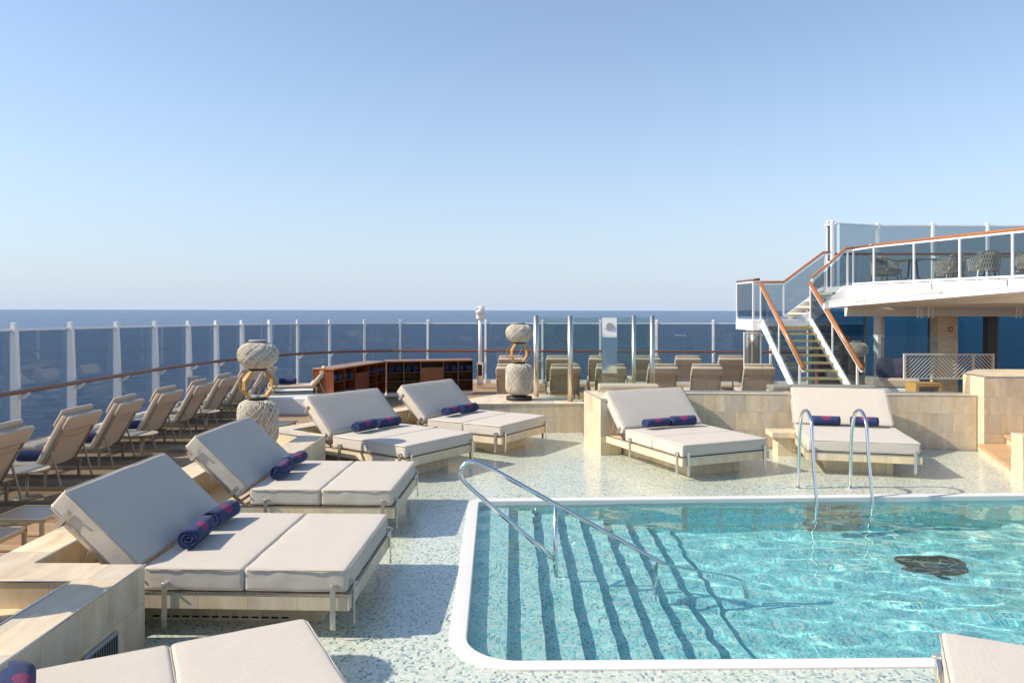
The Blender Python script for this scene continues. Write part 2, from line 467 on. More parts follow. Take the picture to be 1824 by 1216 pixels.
# basin: walls, floor, broad steps going down towards +X
DEPTH = 1.42
NSTEP, RUN, RISE = 8, .318, .165
mb = MB()
o_in = inner_outline(.0)
n = len(o_in)
top = [mb.bm.verts.new((x, y, -.15)) for x, y in o_in]; bot = [mb.bm.verts.new((x, y, -DEPTH-.1)) for x, y in o_in]
for k in range(n):
    mb.bm.faces.new((top[(k+1) % n], top[k], bot[k], bot[(k+1) % n]))
tag(mb.build('pool_wall', M['pool_mosaic_water_tint']), kind='structure')
mb = MB()
y0, y1 = 5.3, 11.2
x = -.9; z = -.16
mb.faces([(x, y0, z), (-.36+RUN*1.0, y0, z), (-.36+RUN*1.0, y1, z), (x, y1, z)], [(0, 1, 2, 3)])
xs = -.36+RUN
for i in range(NSTEP):
    z2 = z-RISE if i < NSTEP-1 else -DEPTH
    mb.faces([(xs, y0, z), (xs, y0, z2), (xs, y1, z2), (xs, y1, z)], [(0, 1, 2, 3)])
    x2 = xs+RUN if i < NSTEP-1 else 12.0
    mb.faces([(xs, y0, z2), (x2, y0, z2), (x2, y1, z2), (xs, y1, z2)], [(0, 1, 2, 3)])
    xs, z = x2, z2
floor_o = tag(mb.build('pool_floor', M['pool_mosaic_water_tint'], weld=True), kind='structure')

# water: gently rippled surface, real refraction
mb = MB()
DX = .045
nx, ny = int(12.2/DX), int(5.6/DX)
def wave(x, y):
    h = 0
    ch = min(1, max(.75, (x-.2)/3.5))          # calmer over the steps
    for (kx, ky, a, ph) in ((2.1, 3.3, .0040, .3), (-1.3, 4.6, .0032, 1.7), (5.2, 2.2, .0020, 2.1), (3.7, -6.3, .0016, .9), (8.3, 5.1, .0009, 4.0), (-6.9, 9.7, .0008, 5.2)):
        w_ = noise.noise(Vector((x*.5+a*900, y*.5, 1.3)))*2.2
        h += a*math.sin(kx*x+ky*y+ph+w_)
    h += .011*noise.noise(Vector((x*1.6+y*.5, y*3.0, 3.1)))+.0045*noise.noise(Vector((x*4.2, y*6.6+x, 7.7)))+.0012*noise.noise(Vector((x*9, y*13, 2.7)))
    return h*(.30+.70*ch)*1.0
vs = [[mb.bm.verts.new((-.95+i*DX, 5.35+j*DX, -.045+wave(-.95+i*DX, 5.35+j*DX))) for j in range(ny+1)] for i in range(nx+1)]
for i in range(nx):
    for j in range(ny):
        f = mb.bm.faces.new((vs[i][j], vs[i+1][j], vs[i+1][j+1], vs[i][j+1])); f.smooth = True
water = tag(mb.build('pool_water', M['water'], uv=False), kind='structure')
water.cycles.is_caustics_caster = True
# ------------------------------------------------------------------ object materials
def m_fabric(name, col, scale=900, var=.05, bump=.25, stripes=0):
    t = NT(name); uv = t.coord('UV'); o = t.coord('Object')
    f = t.noise(o, 3.0, 4, .6)
    c = t.mix(f, tuple(x*(1-var) for x in col), tuple(x*(1+var) for x in col))
    wv = t.n('TexWave', wave_type='BANDS', bands_direction='X'); wv.inputs['Scale'].default_value = scale/6.28; t.l(uv, wv.inputs[0])
    wv2 = t.n('TexWave', wave_type='BANDS', bands_direction='Y'); wv2.inputs['Scale'].default_value = scale/6.28; t.l(uv, wv2.inputs[0])
    h = t.math('ADD', wv.outputs['Fac'], wv2.outputs['Fac'])
    if stripes:
        sp = t.n('SeparateXYZ'); t.l(o, sp.inputs[0])
        s = t.math('SINE', t.math('MULTIPLY', sp.outputs[1], stripes))
        c = t.mix(t.math('MULTIPLY', t.math('GREATER_THAN', s, .2), .38), c, tuple(x*.55 for x in col))
    sm = t.noise(o, 9, 3, .5)
    c = t.mix(t.math('MULTIPLY', t.math('GREATER_THAN', t.noise(o, 2.3, 5, .7), .62), .10), c, tuple(x*.82 for x in col))
    cr = t.noise(t.mapping(o, (5, 11, 7)), 1.0, 4, .55, Distortion=1.4)
    n = t.bump(h, bump, .0012, t.bump(cr, .13, .03, t.bump(sm, .12, .02)))
    t.principled(c, .82, 0, n, **{'Sheen Weight': .15, 'Sheen Roughness': .5, 'Specular IOR Level': .25})
    return t.m
M['cushion'] = m_fabric('cream_upholstery', (.57, .508, .425))
M['piping'] = m_fabric('cream_piping', (.53, .47, .385))
M['tan'] = m_fabric('tan_lounger_fabric', (.50, .40, .295), var=.06)
M['sling'] = m_fabric('striped_sling', (.50, .40, .30), stripes=420)
M['tanmetal'] = plain('bronze_metal', (.30, .25, .185), .38, .55, var=.08)
M['steel'] = plain('brushed_steel', (.62, .60, .56), .26, 1, var=.06, scale=30)
M['chrome'] = plain('polished_steel', (.78, .77, .74), .14, 1, var=.02)
M['satin'] = plain('satin_steel', (.74, .70, .62), .34, 1, var=.04, scale=20)
M['shadow_tan'] = m_fabric('shaded_tan_pad', (.25, .21, .165))  # darker copy of the tan fabric, shade put into its colour
M['awning_grey'] = plain('awning_grey', (.46, .46, .455), .5)
M['strap'] = plain('stainless_strap', (.64, .61, .55), .34, .85, var=.05)
M['black'] = plain('black_metal', (.025, .024, .022), .45, .3)
M['dark'] = plain('dark_void', (.01, .01, .01), .8)
M['grey'] = plain('grey_paint', (.33, .34, .34), .45)

def m_towel():
    t = NT('navy_towel'); uv = t.coord('UV'); o = t.coord('Object')
    fz = t.noise(o, 260, 2, .6); lg = t.noise(o, 14, 3)
    c = t.mix(lg, (.022, .034, .100), (.040, .056, .145))
    sp = t.n('SeparateXYZ'); t.l(uv, sp.inputs[0])
    d2 = t.math('ADD', t.math('POWER', sp.outputs[0], 2), t.math('POWER', sp.outputs[1], 2))
    d = t.math('SQRT', d2)
    vo = t.n('TexVoronoi', feature='DISTANCE_TO_EDGE'); vo.inputs['Scale'].default_value = 62; t.l(uv, vo.inputs['Vector'])
    br = t.n('TexVoronoi', feature='DISTANCE_TO_EDGE'); br.inputs['Scale'].default_value = 27; t.l(uv, br.inputs['Vector'])
    line = t.math('MAXIMUM', t.math('LESS_THAN', vo.outputs['Distance'], .085), t.math('LESS_THAN', br.outputs['Distance'], .06))
    rad = t.math('LESS_THAN', t.math('ADD', d, t.math('MULTIPLY', t.noise(uv, 40, 2), .03)), .090)
    msk = t.math('MULTIPLY', line, rad)
    c2 = t.mix(msk, c, (.38, .022, .095))
    t.principled(c2, .95, 0, t.bump(fz, .7, .006), **{'Sheen Weight': .12, 'Specular IOR Level': .1})
    return t.m
M['towel'] = m_towel()

def m_glass(name, tint=(.80, .86, .88), refl=.035, rough=0.0):
    t = NT(name)
    tr = t.n('BsdfTransparent'); tr.inputs[0].default_value = (*tint, 1)
    gl = t.n('BsdfGlossy'); gl.inputs['Roughness'].default_value = rough; gl.inputs[0].default_value = (.95, .95, .95, 1)
    g = t.n('NewGeometry')
    dp = t.n('VectorMath', operation='DOT_PRODUCT'); t.l(g.outputs['Normal'], dp.inputs[0]); t.l(g.outputs['Incoming'], dp.inputs[1])
    co = t.math('SUBTRACT', 1.0, t.math('MINIMUM', t.math('ABSOLUTE', dp.outputs['Value']), 1.0))
    fres = t.math('MULTIPLY_ADD', t.math('POWER', co, 5.0), .72, refl)
    mx = t.n('MixShader'); t.l(fres, mx.inputs[0]); t.l(tr.outputs[0], mx.inputs[1]); t.l(gl.outputs[0], mx.inputs[2])
    t.l(mx.outputs[0], t.out.inputs[0]); return t.m
M['glass_screen'] = m_glass('tinted_screen_glass', (.635, .675, .705), refl=.025)
M['glass'] = m_glass('clear_glass', (.93, .965, .955))
M['glass_shower'] = m_glass('greenish_glass', (.84, .91, .87))
M['glass_rail'] = m_glass('grey_balustrade_glass', (.62, .67, .70), refl=.022)
M['glass_window'] = m_glass('blue_window_glass', (.26, .42, .50), refl=.02)

# ------------------------------------------------------------------ towels
def towel_mesh(seed=0, r=.107, L=.47, r_in=.02, turns=3.3, flat=.92):
    random.seed(seed*13+5)
    turns += random.uniform(-.7, .4); L *= random.uniform(.93, 1.05); flat *= random.uniform(.88, 1.02)
    nseg = 90; th_max = 2*PI*turns
    prof_o, prof_i = [], []
    pitch = (r-r_in)/turns
    for i in range(nseg+1):
        a = th_max*i/nseg; rr = r_in+pitch*a/(2*PI)
        wob = 1+.03*math.sin(a*1.7+seed)
        prof_o.append((math.cos(a)*rr*wob, math.sin(a)*rr*wob*flat, a))
        ri = rr-pitch*.74
        prof_i.append((math.cos(a)*max(.004, ri)*wob, math.sin(a)*max(.004, ri)*wob*flat, a))
    bm = bmesh.new(); uvl = bm.loops.layers.uv.new('UVMap'); K = 8
    a_top = th_max-2*PI*.72                            # angle of the seam relative to the emblem
    rows = []
    for k in range(K+1):
        y = -L/2+L*k/K; row = []
        for pr, ins in ((prof_o, 0), (prof_i, 1)):
            rr = []
            for (x, z, a) in pr:
                n = noise.noise(Vector((x*9+seed*3, y*6, z*9)))*.006
                end = .008*noise.noise(Vector((a*.6, seed*2.0+k, 0))) if k in (0, K) else 0
                rr.append(bm.verts.new((x*(1+n*4), y+end, z*(1+n*4))))
            row.append(rr)
        rows.append(row)
    def quad(vs, uv=None):
        f = bm.faces.new(vs); f.smooth = True
        for lp in f.loops:
            co = lp.vert.co
            if uv: 
                ang = math.atan2(co.z, co.x)-R(52)
                lp[uvl].uv = (ang*r, co.y)
            else: lp[uvl].uv = (9, 9)
    for k in range(K):
        for i in range(nseg):
            o0, o1 = rows[k][0], rows[k+1][0]; i0, i1 = rows[k][1], rows[k+1][1]
            quad((o0[i], o0[i+1], o1[i+1], o1[i]), i > nseg*(turns-1.0)/turns)
            quad((i0[i+1], i0[i], i1[i], i1[i+1]))
        quad((rows[k][0][-1], rows[k][1][-1], rows[k+1][1][-1], rows[k+1][0][-1]))
    for k in (0, K):
        for i in range(nseg):
            o, ii = rows[k][0], rows[k][1]
            vs = (o[i], ii[i], ii[i+1], o[i+1])
            quad(vs if k == 0 else vs[::-1])
    bmesh.ops.recalc_face_normals(bm, faces=bm.faces)
    me = bpy.data.meshes.new('rolled_towel'); bm.to_mesh(me); bm.free(); me.materials.append(M['towel'])
    return me
TOW = [towel_mesh(s) for s in range(5)]
TOW_R = .098
def towel(loc, rz, label, group='navy towels rolled on the daybeds', mesh=0, sc=1.0, flip=False):
    o = bpy.data.objects.new('rolled_towel', TOW[mesh % 5]); link(o)
    o.location = (loc[0], loc[1], loc[2]+TOW_R*sc); o.rotation_euler = (0, 0, rz); o.scale = (sc, sc, sc)
    return tag(o, label, 'towel', group)

# ------------------------------------------------------------------ daybeds
BW = .825
def make_daybed(back=2.47, tilt=43):
    root = empty('daybed')
    b = MB(); b.box(-back, .02, -BW-.02, BW+.02, .235, .358, bev=.004); b.build('slab', M['trav'], root)
    b = MB(); b.box(-back, -.30, -.50, .50, 0, .234); b.build('base', M['trav'], root)
    for s in (-1, 1):
        b = MB()
        for i in range(14):
            b.box(-1.75+i*.085, -1.69+i*.085, s*.502-.0015, s*.502+.0015, .028, .042)
        b.build('drain_slots', M['dark'], root)
    b = MB()
    for s in (-1, 1): b.box(-back, .024, s*(BW+.013)-.011, s*(BW+.013)+.011, .359, .367)
    b.box(.003, .025, -BW, BW, .359, .367); b.build('edge_trim', M['steel'], root)
    for i, (x0, x1) in enumerate(((-.836, -.004), (-1.672, -.842))):
        b = MB(); b.cushion(x0, x1, -BW, BW, .372, .56, seed=i*5+1, puff=.006)
        c = b.build('seat_cushion', M['cushion'], root)
        b = MB()
        for z in (.548,):
            e = .008
            b.tube([(x0+.035, -BW-e, z), (x1-.035, -BW-e, z), (x1-.008, -BW+.02, z), (x1+e*.4, -BW+.06, z), (x1+e*.4, BW-.06, z), (x1-.008, BW-.02, z), (x1-.035, BW+e, z), (x0+.035, BW+e, z), (x0+.008, BW-.02, z), (x0-e*.4, BW-.06, z), (x0-e*.4, -BW+.06, z), (x0+.008, -BW+.02, z)], .0045, 6, closed=True)
        b.build('piping', M['piping'], c)
    a = R(tilt); d = Vector((-math.cos(a), 0, math.sin(a))); nf = Vector((math.sin(a), 0, math.cos(a)))
    P0 = Vector((-1.685, 0, .585))
    T = Matrix(((d.x, 0, nf.x, P0.x), (d.y, -1, nf.y, P0.y), (d.z, 0, nf.z, P0.z), (0, 0, 0, 1)))
    b = MB(); b.cushion(0, .86, -BW, BW, -.185, 0, M=T, seed=11, puff=.007)
    c = b.build('back_cushion', M['cushion'], root)
    b = MB()
    for z in (-.012, -.173):
        pts = [(0.0, -BW+.03, z), (.03, -BW-.006, z), (.83, -BW-.006, z), (.864, -BW+.03, z), (.864, BW-.03, z), (.83, BW+.006, z), (.03, BW+.006, z), (0, BW-.03, z)]
        b.tube([T @ Vector(p) for p in pts], .0045, 6, closed=True)
    b.build('piping', M['piping'], c)
    b = MB()
    for s in (-1, 1): b.box(-.10, .80, s*.79-.02, s*.79+.02, -.225, -.195, M=T)
    for x in (-.06, .36, .74): b.box(x, x+.03, -.77, .77, -.222, -.198, M=T)
    b.build('back_frame', M['steel'], root)
    for s in (-1, 1):
        b = MB()
        A = T @ Vector((.42, s*.74, -.215)); b.bar(A, (A.x-.16, A.y, .372), .018, .012)
        b.build('prop', M['steel'], root)
        for x in (.08, .70):
            b = MB()
            b.box(x-.022, x+.022, s*(BW+.016)-.004, s*(BW+.016)+.004, -.235, -.085, M=T)
            b.box(x-.022, x+.022, s*(BW-.02)-.036, s*(BW-.02)+.036, -.239, -.231, M=T)
            p = T @ Vector((x, s*(BW+.012), -.10)); q = T @ Vector((x, s*(BW+.035), -.10)); b.tube([p, q], .011, 8)
            b.build('clip', M['strap'], root)
        for x in (-1.47, -.11):
            b = MB(); y = s*(BW+.034)
            b.box(x-.022, x+.022, y-.003, y+.003, .088, .447, bev=.0015, seg=1)
            b.tube([(x, y, .428), (x, y+s*.022, .428)], .011, 8); b.tube([(x, y, .112), (x, y+s*.012, .112)], .010, 8)
            b.box(x-.022, x+.022, min(y, s*(BW+.004)), max(y, s*(BW+.004)), .440, .446)
            b.build('strap', M['strap'], root)
    for s in (-1, 1):
        b = MB(); x = .036; y = s*.74
        b.box(x-.003, x+.003, y-.022, y+.022, .088, .447, bev=.0015, seg=1)
        b.tube([(x, y, .428), (x+.022, y, .428)], .011, 8); b.tube([(x, y, .112), (x+.012, y, .112)], .010, 8)
        b.box(.0, x, y-.022, y+.022, .440, .446)
        b.build('strap', M['strap'], root)
    return root
proto = make_daybed(); proto_short = make_daybed(2.30)
BEDS = [  # mid of the front edge, heading, short?, label
    ((-1.0, 4.34), 28, 0, 'nearest cream daybed, at the wall with the vent grille, only one towel in view'),
    ((-1.285, 6.83), -2, 0, 'large cream daybed on the left, its whole side seen beside the vent wall corner'),
    ((-1.345, 9.49), -2, 0, 'cream daybed between the nearest full daybed and the nearer standing wicker lantern'),
    ((-1.13, 12.10), -36, 1, 'cream daybed with the shadow of the wicker lantern across its seat'),
    ((.245, 14.10), -32, 1, 'cream daybed in front of the wooden towel cabinet, farthest on the left side'),
    ((3.37, 11.83), -67, 1, 'cream daybed turned sideways beside the square travertine pillar'),
    ((5.54, 11.86), -104, 1, 'cream daybed seen from its foot behind the pool ladder'),
    ((2.93+.37, 4.86-.16-.0), 64, 0, 'cream daybed corner cut off at the bottom right beside the pool coping'),
]
# the last bed's far left corner sits at (2.77, 4.86)
ax = R(64); BEDS[7] = ((2.77+math.sin(ax)*BW, 4.86-math.cos(ax)*BW), 64, 0, BEDS[7][3])
first = {0: True, 1: True}
for i, (mid, deg, short, label) in enumerate(BEDS):
    src = proto_short if short else proto
    if first[short]: r = src; first[short] = False
    else: r = copy_tree(src)
    r.location = (mid[0], mid[1], 0); r.rotation_euler = (0, 0, R(deg))
    tag(r, label, 'daybed', 'cream daybeds round the pool')
# towels: bed index, local x, local y, turn, label
TW = [
    (0, -1.60, .25, 4, 'navy towel roll in the bottom left corner of the photo'),
    (1, -1.50, -.20, 6, 'nearer navy towel roll on the daybed behind the vent wall corner'),
    (1, -1.52, .36, -3, 'farther navy towel roll on the daybed behind the vent wall corner'),
    (2, -1.50, -.22, 5, 'open-ended navy towel roll nearer on the second full daybed on the left'),
    (2, -1.52, .34, -4, 'farther navy towel roll on the second full daybed on the left'),
    (3, -1.50, -.27, 6, 'left navy towel roll on the daybed with the lantern shadow'),
    (3, -1.51, .30, -4, 'right navy towel roll on the daybed with the lantern shadow'),
    (4, -1.50, -.28, 5, 'left navy towel roll on the daybed before the wooden cabinet'),
    (4, -1.51, .28, -3, 'right navy towel roll on the daybed before the wooden cabinet'),
    (5, -1.50, -.30, 4, 'left navy towel roll on the daybed beside the pillar'),
    (5, -1.50, .24, -5, 'right navy towel roll on the daybed beside the pillar'),
    (6, -1.50, -.33, 3, 'left navy towel roll on the daybed behind the pool ladder'),
    (6, -1.50, .31, -2, 'right navy towel roll on the daybed behind the pool ladder'),
]
for k, (bi, x, y, dr, label) in enumerate(TW):
    mid, deg = BEDS[bi][0], R(BEDS[bi][1])
    loc = (mid[0]+x*math.cos(deg)-y*math.sin(deg), mid[1]+x*math.sin(deg)+y*math.cos(deg), .568)
    towel(loc, deg+R(dr), label, mesh=k)

# ------------------------------------------------------------------ travertine ledges and walls
def wall_thing(name, label, cat, polys, base=(0, 0), cap=True, mat='trav'):
    """polys: (outline, z0, z1); each gets a stone body and a slightly proud cap with a metal edge"""
    root = empty(name, (0, 0, 0), 0, label, cat)
    b = MB(); c = MB(); e = MB()
    for poly, z0, z1 in polys:
        b.prism(poly, z0, z1-.012); c.prism(poly, z1-.012, z1)
        n = len(poly)
    b.build('stone_body', M[mat], root); c.build('stone_cap', M['trav_top'], root)
    return root, e
def edge_trim(root, segs):
    e = MB()
    for a, b_ in segs: e.bar(a, b_, .012, .008)
    return e.build('edge_trim', M['steel'], root)
ZL = .637
r, _ = wall_thing('ledge_wall', 'low travertine wall with a vent grille beside the nearest daybed', 'wall', [
    ([(-3.24, 1.6), (-2.86, 1.6), (-2.88, 5.90), (-3.24, 5.90)], 0, ZL),
    ([(-4.14, 5.52), (-3.241, 5.52), (-3.241, 5.93), (-3.77, 5.93), (-3.77, 5.95), (-4.14, 5.95)], 0, ZL),
    ([(-4.14, 5.951), (-3.77, 5.951), (-3.79, 10.60), (-4.17, 10.60)], 0, ZL),
    ([(-4.14, 1.6), (-3.241, 1.6), (-3.241, 5.519), (-4.14, 5.519)], 0, .44)])
edge_trim(r, [((-2.857, 1.6, ZL+.002), (-2.877, 5.9, ZL+.002)), ((-4.14, 5.517, ZL+.002), (-3.24, 5.517, ZL+.002)), ((-3.767, 5.95, ZL+.002), (-3.787, 10.6, ZL+.002)), ((-3.243, 1.6, ZL+.002), (-3.243, 5.5, ZL+.002))])
g = MB(); g.box(-2.868, -2.852, 5.02, 5.46, .10, .31, bev=.006)
fr = g.build('vent_grille', M['grey'], r)
g = MB()
for i in range(13): g.box(-2.853, -2.849, 5.045+i*.031, 5.062+i*.031, .125, .285)
g.build('slot', M['dark'], fr)
r, _ = wall_thing('ledge_wall', 'low travertine wall carrying the wicker lantern nearest the middle of the left side', 'wall', [
    ([(-3.37, 10.45), (-2.97, 10.45), (-2.975, 12.0), (-3.37, 12.27)], 0, ZL),
    ([(-4.17, 12.45), (-3.371, 11.9), (-3.371, 12.285), (-3.67, 12.50), (-3.95, 12.80)], 0, ZL),
    ([(-4.17, 10.601), (-3.371, 10.601), (-3.371, 11.899), (-4.17, 12.449)], 0, .44),
    ([(-3.95, 12.80), (-3.67, 12.50), (-1.36, 16.06), (-1.70, 16.28)], 0, ZL)])
edge_trim(r, [((-2.967, 10.45, ZL+.002), (-2.972, 12.0, ZL+.002)), ((-4.16, 12.44, ZL+.002), (-3.373, 11.895, ZL+.002)), ((-3.665, 12.5, ZL+.002), (-1.355, 16.06, ZL+.002)), ((-2.975, 12.0, ZL+.002), (-3.67, 12.5, ZL+.002))])
r, _ = wall_thing('ledge_wall', 'low travertine ledge under the farther wicker lantern and glass screen', 'wall', [
    ([(-1.359, 16.07), (-.36, 16.10), (1.57, 16.13), (1.57, 16.75), (.85, 17.9), (-.3, 18.0), (-1.2, 16.8), (-1.69, 16.29)], 0, ZL-.02)])
edge_trim(r, [((-.9, 16.08, ZL-.018), (1.57, 16.127, ZL-.018))])
r, _ = wall_thing('pillar_wall', 'square travertine end pillar beside the sideways daybed', 'wall', [
    ([(1.44, 15.05), (1.60, 13.58), (1.99, 13.68), (1.99, 15.05)], 0, 1.02)])
edge_trim(r, [((1.597, 13.578, 1.022), (1.437, 15.05, 1.022)), ((1.597, 13.578, 1.022), (1.99, 13.677, 1.022))])
r, _ = wall_thing('back_wall', 'long tiled travertine wall behind the two right-hand daybeds', 'wall', [
    ([(1.991, 14.47), (8.69, 14.07), (8.69, 14.55), (1.991, 14.98)], 0, 1.03)])
edge_trim(r, [((1.995, 14.468, 1.032), (8.69, 14.068, 1.032))])
r, _ = wall_thing('raised_wall', 'taller travertine block above the wooden steps at the right edge', 'wall', [
    ([(8.691, 13.85), (14.0, 13.7), (14.0, 15.6), (9.6, 15.6), (8.75, 14.6)], 0, 1.40)])
edge_trim(r, [((8.70, 13.848, 1.402), (14, 13.698, 1.402)), ((8.689, 13.86, 1.402), (8.745, 14.6, 1.402))])
r, _ = wall_thing('stub_wall', 'short travertine wall end in front of the wooden steps at the right edge', 'wall', [
    ([(7.84, 11.55), (12, 10.6), (12, 11.0), (7.86, 11.85)], 0, .70)])
# wooden steps at the right
st = empty('wooden_steps', (0, 0, 0), 0, 'pale wooden steps rising from the pool deck at the right edge', 'steps')
for k, (A, B_) in enumerate((((8.55, 13.82), (7.83, 11.86)), ((9.02, 13.80), (8.32, 11.74)), ((9.5, 13.78), (8.8, 11.62)), ((9.97, 13.76), (9.28, 11.5)))):
    z = .175*(k+1)
    sh = .56 if k < 3 else 1.4
    b = MB(); b.prism([A, B_, (B_[0]+sh, B_[1]-.14), (A[0]+sh, A[1]-.02)], z-.045, z, bev=.006); b.build('tread', M['step_wood'] if 'step_wood' in M else M['teak'], st)
    b = MB(); b.prism([(A[0]+.05, A[1]), (B_[0]+.05, B_[1]), (B_[0]+.40, B_[1]-.1), (A[0]+.40, A[1]-.02)], z-.175, z-.0455); b.build('riser', M['trav'], st)
# little stone stool between two beds
s = empty('stone_stool', (4.97, 13.72, 0), R(-4), 'small square travertine side table between the two right daybeds', 'side table')
b = MB(); b.box(-.28, .28, -.24, .24, .335, .43, bev=.003); b.build('top_slab', M['trav_top'], s)
b = MB(); b.box(-.16, .17, -.16, .2, 0, .334); b.build('pedestal', M['trav'], s)
# ------------------------------------------------------------------ wicker lanterns
def m_wicker():
    t = NT('woven_cord'); o = t.coord('Object')
    g = t.n('NewGeometry')
    c = t.ramp(g.outputs['Random Per Island'], [(0, (.52, .36, .17)), (.12, (.68, .56, .38)), (.30, (.80, .74, .61)), (.60, (.85, .83, .77))], 'CONSTANT')
    c = t.mix(t.math('MULTIPLY', t.noise(o, 30, 3, .7), .5), c, (.55, .45, .31))
    t.principled(c, .7, 0, t.bump(t.noise(o, 160, 2), .4, .004)); return t.m
M['wicker'] = m_wicker()
M['brass'] = plain('ochre_bentwood', (.44, .25, .06), .4, .05, var=.12, scale=9)
M['diffuser'] = plain('pale_inner_shade', (.42, .37, .29), .9, var=.1)
def weave(b, prof, n, slope, seed, w=.0075, lift=.0):
    """strands lying on a surface of revolution, running up in slanted zig-zag lines"""
    random.seed(seed)
    zs = [p[1] for p in prof]
    def rad(z):
        for (r0, z0), (r1, z1) in zip(prof, prof[1:]):
            if z0 <= z <= z1: return r0+(r1-r0)*(z-z0)/max(1e-6, z1-z0)
        return prof[-1][0]
    K = 12
    for i in range(n):
        fam = i % 2
        a0 = (i+random.uniform(-.3, .3))*2*PI/n; sg = slope*(1 if fam < 1 else -.8)*random.uniform(.7, 1.3); lf = lift+(.004 if fam < 1 else -.004)+random.uniform(-.002, .003)
        za = zs[0] if random.random() < .7 else random.uniform(zs[0], zs[-1]); zb = zs[-1] if random.random() < .7 else random.uniform(zs[0], zs[-1])
        if abs(zb-za) < .12: za, zb = zs[0], zs[-1]
        pts = []
        for k in range(K+1):
            z = za+(zb-za)*k/K
            a = a0+sg*(z-zs[0])+.035*math.sin(k*1.9+i)
            r = rad(z)+lf+.003*math.sin(k*2.6+i*1.3)
            pts.append((r*math.cos(a), r*math.sin(a), z))
        b.tube(pts, w*random.uniform(.6, 1.1), 4, cap=False)
def make_lantern():
    root = empty('wicker_lantern')
    b = MB(); b.lathe([(.285, 0), (.29, .01), (.29, .075), (.28, .085), (.16, .09), (.14, .125), (.0, .127)], 40); b.build('base_plate', M['black'], root)
    lower = [(.17, .12), (.255, .16), (.290, .22), (.298, .30), (.298, .66), (.288, .725), (.245, .78), (.17, .81)]
    b = MB(); weave(b, lower, 290, 2.3, 3, w=.0047); c = b.build('lower_shade', M['wicker'], root, uv=False)
    b = MB(); b.lathe([(r-.03, z) for r, z in lower], 24); b.build('liner', M['diffuser'], c)
    b = MB(); b.lathe([(.13, .805), (.135, .81), (.135, .845), (.12, .85)], 32); b.build('collar', M['black'], root)
    # octagonal bent-wood ring: two crossed hoops of flat strip
    for ang in (4, 62):
        b = MB(); pts = []
        hw, hz0, hz1, ch = .275, .85, 1.255, .13
        shp = [(-hw+ch, hz0), (hw-ch, hz0), (hw, hz0+.13), (hw, hz1-.13), (hw-ch, hz1), (-hw+ch, hz1), (-hw, hz1-.13), (-hw, hz0+.13)]
        out = []
        n = len(shp)
        for i in range(n):
            p0, p1, p2 = Vector(shp[i-1]), Vector(shp[i]), Vector(shp[(i+1) % n])
            la, lb = (p0-p1).length, (p2-p1).length
            out += [p1.lerp(p0, .035/la), p1.lerp((p0+p2)/2, .03), p1.lerp(p2, .035/lb)]
        ca, sa = math.cos(R(ang)), math.sin(R(ang))
        m = len(out); cz = (hz0+hz1)/2; vs = []
        if ang > 90: sq = .985
        else: sq = 1.0
        for p in out:
            x, z = p.x*sq, cz+(p.y-cz)*sq
            dn = Vector((x, z-cz)).normalized()*.008
            for (dx, dy) in ((1, -1), (1, 1), (-1, 1), (-1, -1)):
                X, Z, Y = x+dn.x*dx, z+dn.y*dx, .031*dy
                vs.append((X*ca-Y*sa, X*sa+Y*ca, Z))
        fs = []
        for i in range(m):
            j = (i+1) % m
            for k in range(4): fs.append((i*4+k, i*4+(k+1) % 4, j*4+(k+1) % 4, j*4+k))
        b.faces(vs, fs); bmesh.ops.recalc_face_normals(b.bm, faces=b.bm.faces)
        b.build('ring', M['brass'], root)
    b = MB(); b.tube([(.0, .03, .86), (.0, .03, .93), (.03, .05, .98), (-.02, .02, 1.03), (.03, .04, 1.09), (.05, .05, 1.16), (.02, .02, 1.24)], .005, 6); b.build('cable', M['coping'], root)
    b = MB(); b.lathe([(.13, 1.268), (.14, 1.272), (.14, 1.302), (.12, 1.31)], 32); b.build('collar', M['black'], root)
    upper = [(.15, 1.30), (.22, 1.345), (.275, 1.405), (.297, 1.465), (.297, 1.52), (.282, 1.59), (.235, 1.645), (.15, 1.685)]
    b = MB(); weave(b, upper, 240, 4.4, 9, w=.0047); c = b.build('upper_shade', M['wicker'], root, uv=False)
    b = MB(); b.lathe([(r-.03, z) for r, z in upper], 24); b.build('liner', M['diffuser'], c)
    b = MB(); b.lathe([(.11, 1.68), (.115, 1.70), (.135, 1.708), (.14, 1.722), (.13, 1.728), (.0, 1.73)], 32); b.build('cap', M['grey'], root)
    return root
lan = make_lantern()
LANS = [((-3.84, 5.08, .44), 20, 'wicker lantern cut off by the left edge, on the ledge by the nearest daybed'),
        ((-3.90, 11.55, .44), 0, 'tall wicker lantern with grey cap standing between the left loungers and daybeds'),
        ((.16, 16.85, ZL-.02), -10, 'wicker lantern on a black base beside the steel glass-screen posts')]
for i, (p, rz, lb) in enumerate(LANS):
    o = lan if i == 0 else copy_tree(lan)
    o.location = p; o.rotation_euler.z = R(rz); tag(o, lb, 'lantern', 'standing wicker lanterns')

